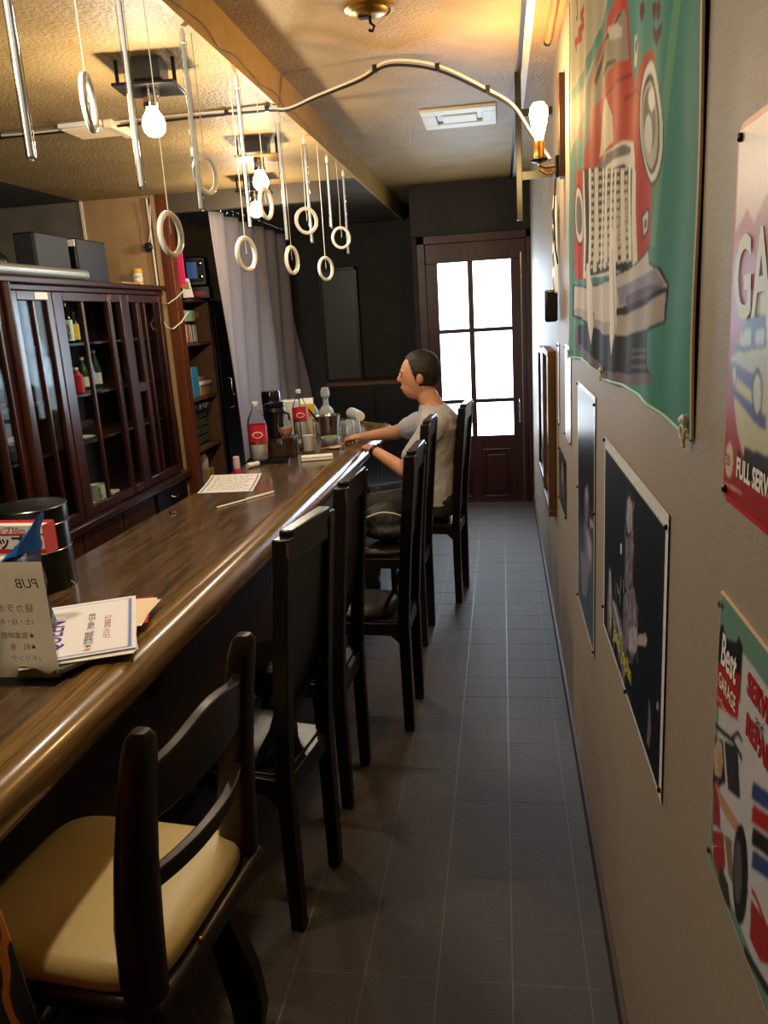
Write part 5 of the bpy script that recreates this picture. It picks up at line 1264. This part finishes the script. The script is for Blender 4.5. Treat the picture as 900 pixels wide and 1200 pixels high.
tpz = [(x, y, z + .003) for x, y, z in rings[6]]
MB().loft([[(x*1.03, y*1.1, z) for x, y, z in rings[6]], [(x*1.03, y*1.2, z) for x, y, z in rings[7]], [(x*1.1 + .01, y*1.3, z + .01) for x, y, z in rings[8]]], cap=False).build('blue_top', M_['blue'], pbg, smooth=20)
MB().box((-.06, -.035, .03), (.05, .03, .20)).build('packet', mat('bag_inner', '#d8d8e0', .5, col2='#8a86c0', nscale=14, ramp=(.5, .6)), pbg, bevel=.01)

# orange patterned tote bag standing on the floor by the cream chair
yb_ = .86
pl = [on_y(px, py, yb_) for px, py in ((-70, 1010), (-40, 1015), (0, 1055), (48, 1195))]
pts = [(p.x, yb_, p.z) for p in pl] + [(pl[-1].x + .06, yb_, .22), (pl[-1].x + .05, yb_, .0), (pl[0].x, yb_, 0)]
ob = thing('tote_bag', 'orange fabric tote bag with black zigzag pattern by the cream chair', 'bag')
MB().prism([(x, y - .14, z) for x, y, z in pts], (0, .14, 0)).build('bag_body', mat('orange_cloth', '#b8691f', .7, col2='#15100d', nscale=17, bump=.05, bscale=200, ramp=(.51, .53), detail=0, stretch=(1.5, 1.5, .8)), ob, bevel=.006, seg=3)
def decal(px, m, lift):
    q = [on_y(x, y, yb_ - .14 - lift) for x, y in px]; return MB().prism([(p.x, yb_ - .14 - lift, p.z) for p in q], (0, .0006, 0)).build('print', m, ob)
# ------------------------------------------------------------------ the seated person
def remeshed(name, mb, m, voxel, parent=None, smooth=4, disp=0.0):
    o = mb.build(name, m, None, smooth=0)
    r = o.modifiers.new('r', 'REMESH'); r.mode = 'VOXEL'; r.voxel_size = voxel
    s = o.modifiers.new('s', 'SMOOTH'); s.factor = .5; s.iterations = smooth
    if disp:
        tx_ = bpy.data.textures.new('folds', 'CLOUDS'); tx_.noise_scale = .07
        d = o.modifiers.new('d', 'DISPLACE'); d.texture = tx_; d.strength = disp; d.mid_level = .5
    dg_ = bpy.context.evaluated_depsgraph_get(); me = bpy.data.meshes.new_from_object(o.evaluated_get(dg_))
    o.modifiers.clear(); o.data = me; me.polygons.foreach_set('use_smooth', [True]*len(me.polygons)); me.materials.clear(); me.materials.append(m)
    if parent: o.parent = parent
    return o
def limb(mb, pts, rs, n=14):
    for (p, q), (a, b) in zip(zip(pts[:-1], pts[1:]), zip(rs[:-1], rs[1:])):
        mb.tube([p, q], [a, b], n=n)
    for p, r_ in zip(pts, rs): mb.ball(p, r_*.995, n=n, m=10)
def torso(mb, secs, n=24):
    mb.loft([[(cx + rx*math.cos(q), 4.1 + ry*math.sin(q), z) for q in [2*PI*k/n for k in range(n)]] for z, cx, rx, ry in secs])
SEC = [(.49, -.36, .11, .15), (.55, -.35, .12, .17), (.65, -.345, .108, .155), (.75, -.345, .105, .155), (.85, -.34, .115, .17), (.93, -.335, .115, .185), (.985, -.345, .095, .18), (1.02, -.36, .07, .12), (1.05, -.37, .055, .065)]
SEC = [(z, cx + (-.012 if .5 < z < .9 else .006), rx - .006, ry) for z, cx, rx, ry in SEC]
SHL, ELL, WRL = (-.34, 3.945, .955), (-.505, 3.93, .735), (-.695, 4.10, .822)
SHR, ELR, WRR = (-.36, 4.265, .955), (-.60, 4.40, .862), (-.80, 4.49, .830)
body = MB(); torso(body, SEC)
limb(body, [(-.352, 4.1, 1.02), (-.395, 4.1, 1.10)], [.058, .054])
HD = Vector((-.425, 4.1, 1.198))
body.ball(HD, 1, sc=(.098, .076, .112), n=20, m=16); body.ball(HD + Vector((-.028, 0, -.055)), 1, sc=(.066, .056, .068), n=16, m=12)
body.tube([HD + Vector((-.093, 0, .012)), HD + Vector((-.107, 0, -.020))], [.007, .012], n=8); body.ball(HD + Vector((-.102, 0, -.022)), .013)
for s in (-1, 1):
    body.ball(HD + Vector((.012, s*.077, -.008)), 1, sc=(.018, .011, .032)); body.ball(HD + Vector((-.086, s*.03, .022)), 1, sc=(.012, .022, .008))
body.ball(HD + Vector((-.086, 0, -.062)), 1, sc=(.012, .026, .008))
limb(body, [SHL, ELL, WRL], [.052, .041, .026]); limb(body, [SHR, ELR, WRR], [.052, .041, .027])
def hand(mb, wrist, d, thumb, up=Vector((0, 0, 1)), curl=.5):
    d = Vector(d).normalized(); s = Vector(thumb) - d*Vector(thumb).dot(d); s.normalize(); w0 = Vector(wrist)
    pc = w0 + d*.052
    mb.loft([[w0 + d*a + s*(ww*math.cos(q)) + up*(hh*math.sin(q)) for q in [2*PI*k/14 for k in range(14)]] for a, ww, hh in ((-.012, .026, .021), (.02, .034, .019), (.055, .043, .018), (.085, .042, .015), (.094, .036, .011))])
    for k, (off, L) in enumerate(((.033, .070), (.0115, .078), (-.0105, .073), (-.031, .058))):
        k0 = w0 + d*.088 + s*off; a = curl*(1 + .1*k)
        k1 = k0 + d*L*.48*math.cos(a*.5) - up*L*.48*math.sin(a*.5); k2 = k1 + d*L*.32*math.cos(a*1.2) - up*L*.32*math.sin(a*1.2); k3 = k2 + d*L*.24*math.cos(a*1.6) - up*L*.24*math.sin(a*1.6)
        limb(mb, [k0, k1, k2, k3], [.0098, .0090, .0082, .0070], n=8)
    t0 = w0 + d*.028 + s*.030; t1 = t0 + d*.032 + s*.026 - up*.006; t2 = t1 + d*.030 + s*.006 - up*.006
    limb(mb, [t0, t1, t2], [.013, .0105, .0085], n=8)
hand(body, WRL, (-.32, .93, -.02), (1, .3, 0), curl=.45)
hand(body, WRR, (-.78, .55, -.03), (-.5, -.8, 0), curl=.75)
KL, KR = (-.70, 3.99, .53), (-.72, 4.22, .53)
limb(body, [(-.38, 4.02, .545), KL, (-.74, 3.99, .10)], [.08, .055, .036]); limb(body, [(-.38, 4.18, .545), KR, (-.76, 4.22, .10)], [.08, .055, .036])
ps = thing('person', 'seated person in grey T-shirt and dark trousers with forearms on the counter', 'person', (0, 0, 0))
remeshed('body', body, M_['skin'], .0048, ps, 3)
# clothing
sh_ = MB(); torso(sh_, [(.535, -.362, .125, .182), (.60, -.36, .12, .178)] + [(z, cx, rx + .013, ry + .013) for z, cx, rx, ry in SEC[2:7]] + [(1.02, -.352, .085, .135), (1.045, -.362, .07, .085)])
def lerp(a, b, k): return tuple(x + (y-x)*k for x, y in zip(a, b))
for S0, E0 in ((SHL, ELL), (SHR, ELR)): limb(sh_, [S0, lerp(S0, E0, .35), lerp(S0, E0, .68)], [.068, .066, .062])
remeshed('t_shirt', sh_, M_['tshirt'], .007, ps, 4, .016)
tr_ = MB(); torso(tr_, [(.475, -.37, .13, .17), (.51, -.362, .136, .176), (.56, -.358, .134, .178), (.60, -.358, .122, .168)])
for h0, k0 in (((-.38, 4.02, .545), KL), ((-.38, 4.18, .545), KR)): limb(tr_, [h0, lerp(h0, k0, .5), k0, (k0[0] - .03, k0[1], .30), (k0[0] - .04, k0[1], .09)], [.093, .088, .072, .060, .052])
remeshed('trousers', tr_, M_['trousers'], .008, ps, 4, .015)
hr = MB(); hr.ball(HD + Vector((.012, 0, .018)), 1, sc=(.104, .084, .110), n=20, m=16)
ho = remeshed('hair', hr, M_['hair'], .006, ps, 2, .012)
import bmesh
bm = bmesh.new(); bm.from_mesh(ho.data)
bmesh.ops.delete(bm, geom=[v for v in bm.verts if (v.co.x - HD.x) < -.045 - .35*(HD.z + .06 - v.co.z)*-1 and v.co.z < HD.z + .085 or v.co.z < HD.z - .065 + .5*max(0, -(v.co.x - HD.x))], context='VERTS'); bm.to_mesh(ho.data); bm.free()
for s in (-1, 1):
    MB().ball(HD + Vector((-.093, s*.031, .008)), 1, sc=(.006, .012, .006), n=10, m=8).build('eye', M_['text_white'], ps)
    MB().ball(HD + Vector((-.0975, s*.031, .008)), .0045, n=8, m=6).build('iris', M_['text_black'], ps)
    MB().bar(HD + Vector((-.098, s*.016, .030)), HD + Vector((-.090, s*.046, .030)), .007, .005).build('eyebrow', M_['hair'], ps)
MB().ball(HD + Vector((-.094, 0, -.062)), 1, sc=(.006, .022, .004), n=10, m=6).build('lips', mat('lip', '#a8604c', .5), ps)
for kx, fy in ((KL, 3.99), (KR, 4.22)):
    x = kx[0] - .04
    MB().loft([[(x + .05, fy - .035, .002), (x + .05, fy + .035, .002), (x + .04, fy + .03, .085), (x + .04, fy - .03, .085)], [(x - .04, fy - .042, .002), (x - .04, fy + .042, .002), (x - .03, fy + .033, .085), (x - .03, fy - .033, .085)], [(x - .14, fy - .044, .002), (x - .14, fy + .044, .002), (x - .13, fy + .035, .045), (x - .13, fy - .035, .045)], [(x - .19, fy - .03, .002), (x - .19, fy + .03, .002), (x - .185, fy + .025, .03), (x - .185, fy - .025, .03)]]).build('shoe', M_['black_leather'], ps, bevel=.01)
wv = Vector(WRL) - Vector(ELL); wv.normalize(); wc = Vector(WRL) - wv*.028
q0 = wv.cross(Vector((0, 0, 1))).normalized(); q1 = q0.cross(wv)
wt_ = thing('wrist_watch', 'black wrist watch worn on the left wrist', 'watch', (0, 0, 0))
MB().loft([[wc + wv*a + q0*(.0315*math.cos(q)) + q1*(.0315*math.sin(q)) for q in [2*PI*k/20 for k in range(20)]] for a in (-.010, .010)] , cap=False).build('strap', M_['black_plastic'], wt_).modifiers.new('t', 'SOLIDIFY').thickness = .003
bn_ = (q0*.8 + q1*.6).normalized(); b2 = bn_.cross(wv)
MB().hexa([wc + bn_*.030 + wv*x + b2*y for x, y in ((-.018, -.016), (.018, -.016), (.018, .016), (-.018, .016))], [wc + bn_*.041 + wv*x + b2*y for x, y in ((-.018, -.016), (.018, -.016), (.018, .016), (-.018, .016))]).build('case', M_['black_gloss'], wt_, bevel=.004)
# bag on the next chair
bgx = MB(); bgx.ball((-.565, 3.555, .568), 1, sc=(.105, .10, .085), n=18, m=12); bgx.ball((-.55, 3.55, .535), 1, sc=(.115, .11, .05), n=18, m=12); bgx.ball((-.60, 3.56, .60), 1, sc=(.06, .07, .05))
bgp = thing('backpack', 'dark soft bag with pale zip lying on chair seat', 'bag', (0, 0, 0))
remeshed('bag_body', bgx, mat('bag_cloth', '#191b20', .6, bump=.15, bscale=60), .008, bgp, 3, .03)
MB().tube(smooth([(-.665, 3.49, .585), (-.62, 3.462, .615), (-.56, 3.452, .635), (-.50, 3.455, .628), (-.47, 3.47, .61)]), .004, n=6).build('zip', M_['cord_white'], bgp)
MB().tube(smooth([(-.63, 3.47, .56), (-.66, 3.44, .50), (-.665, 3.43, .44)]), .009, n=6, flat=.3).build('strap', M_['black_plastic'], bgp)
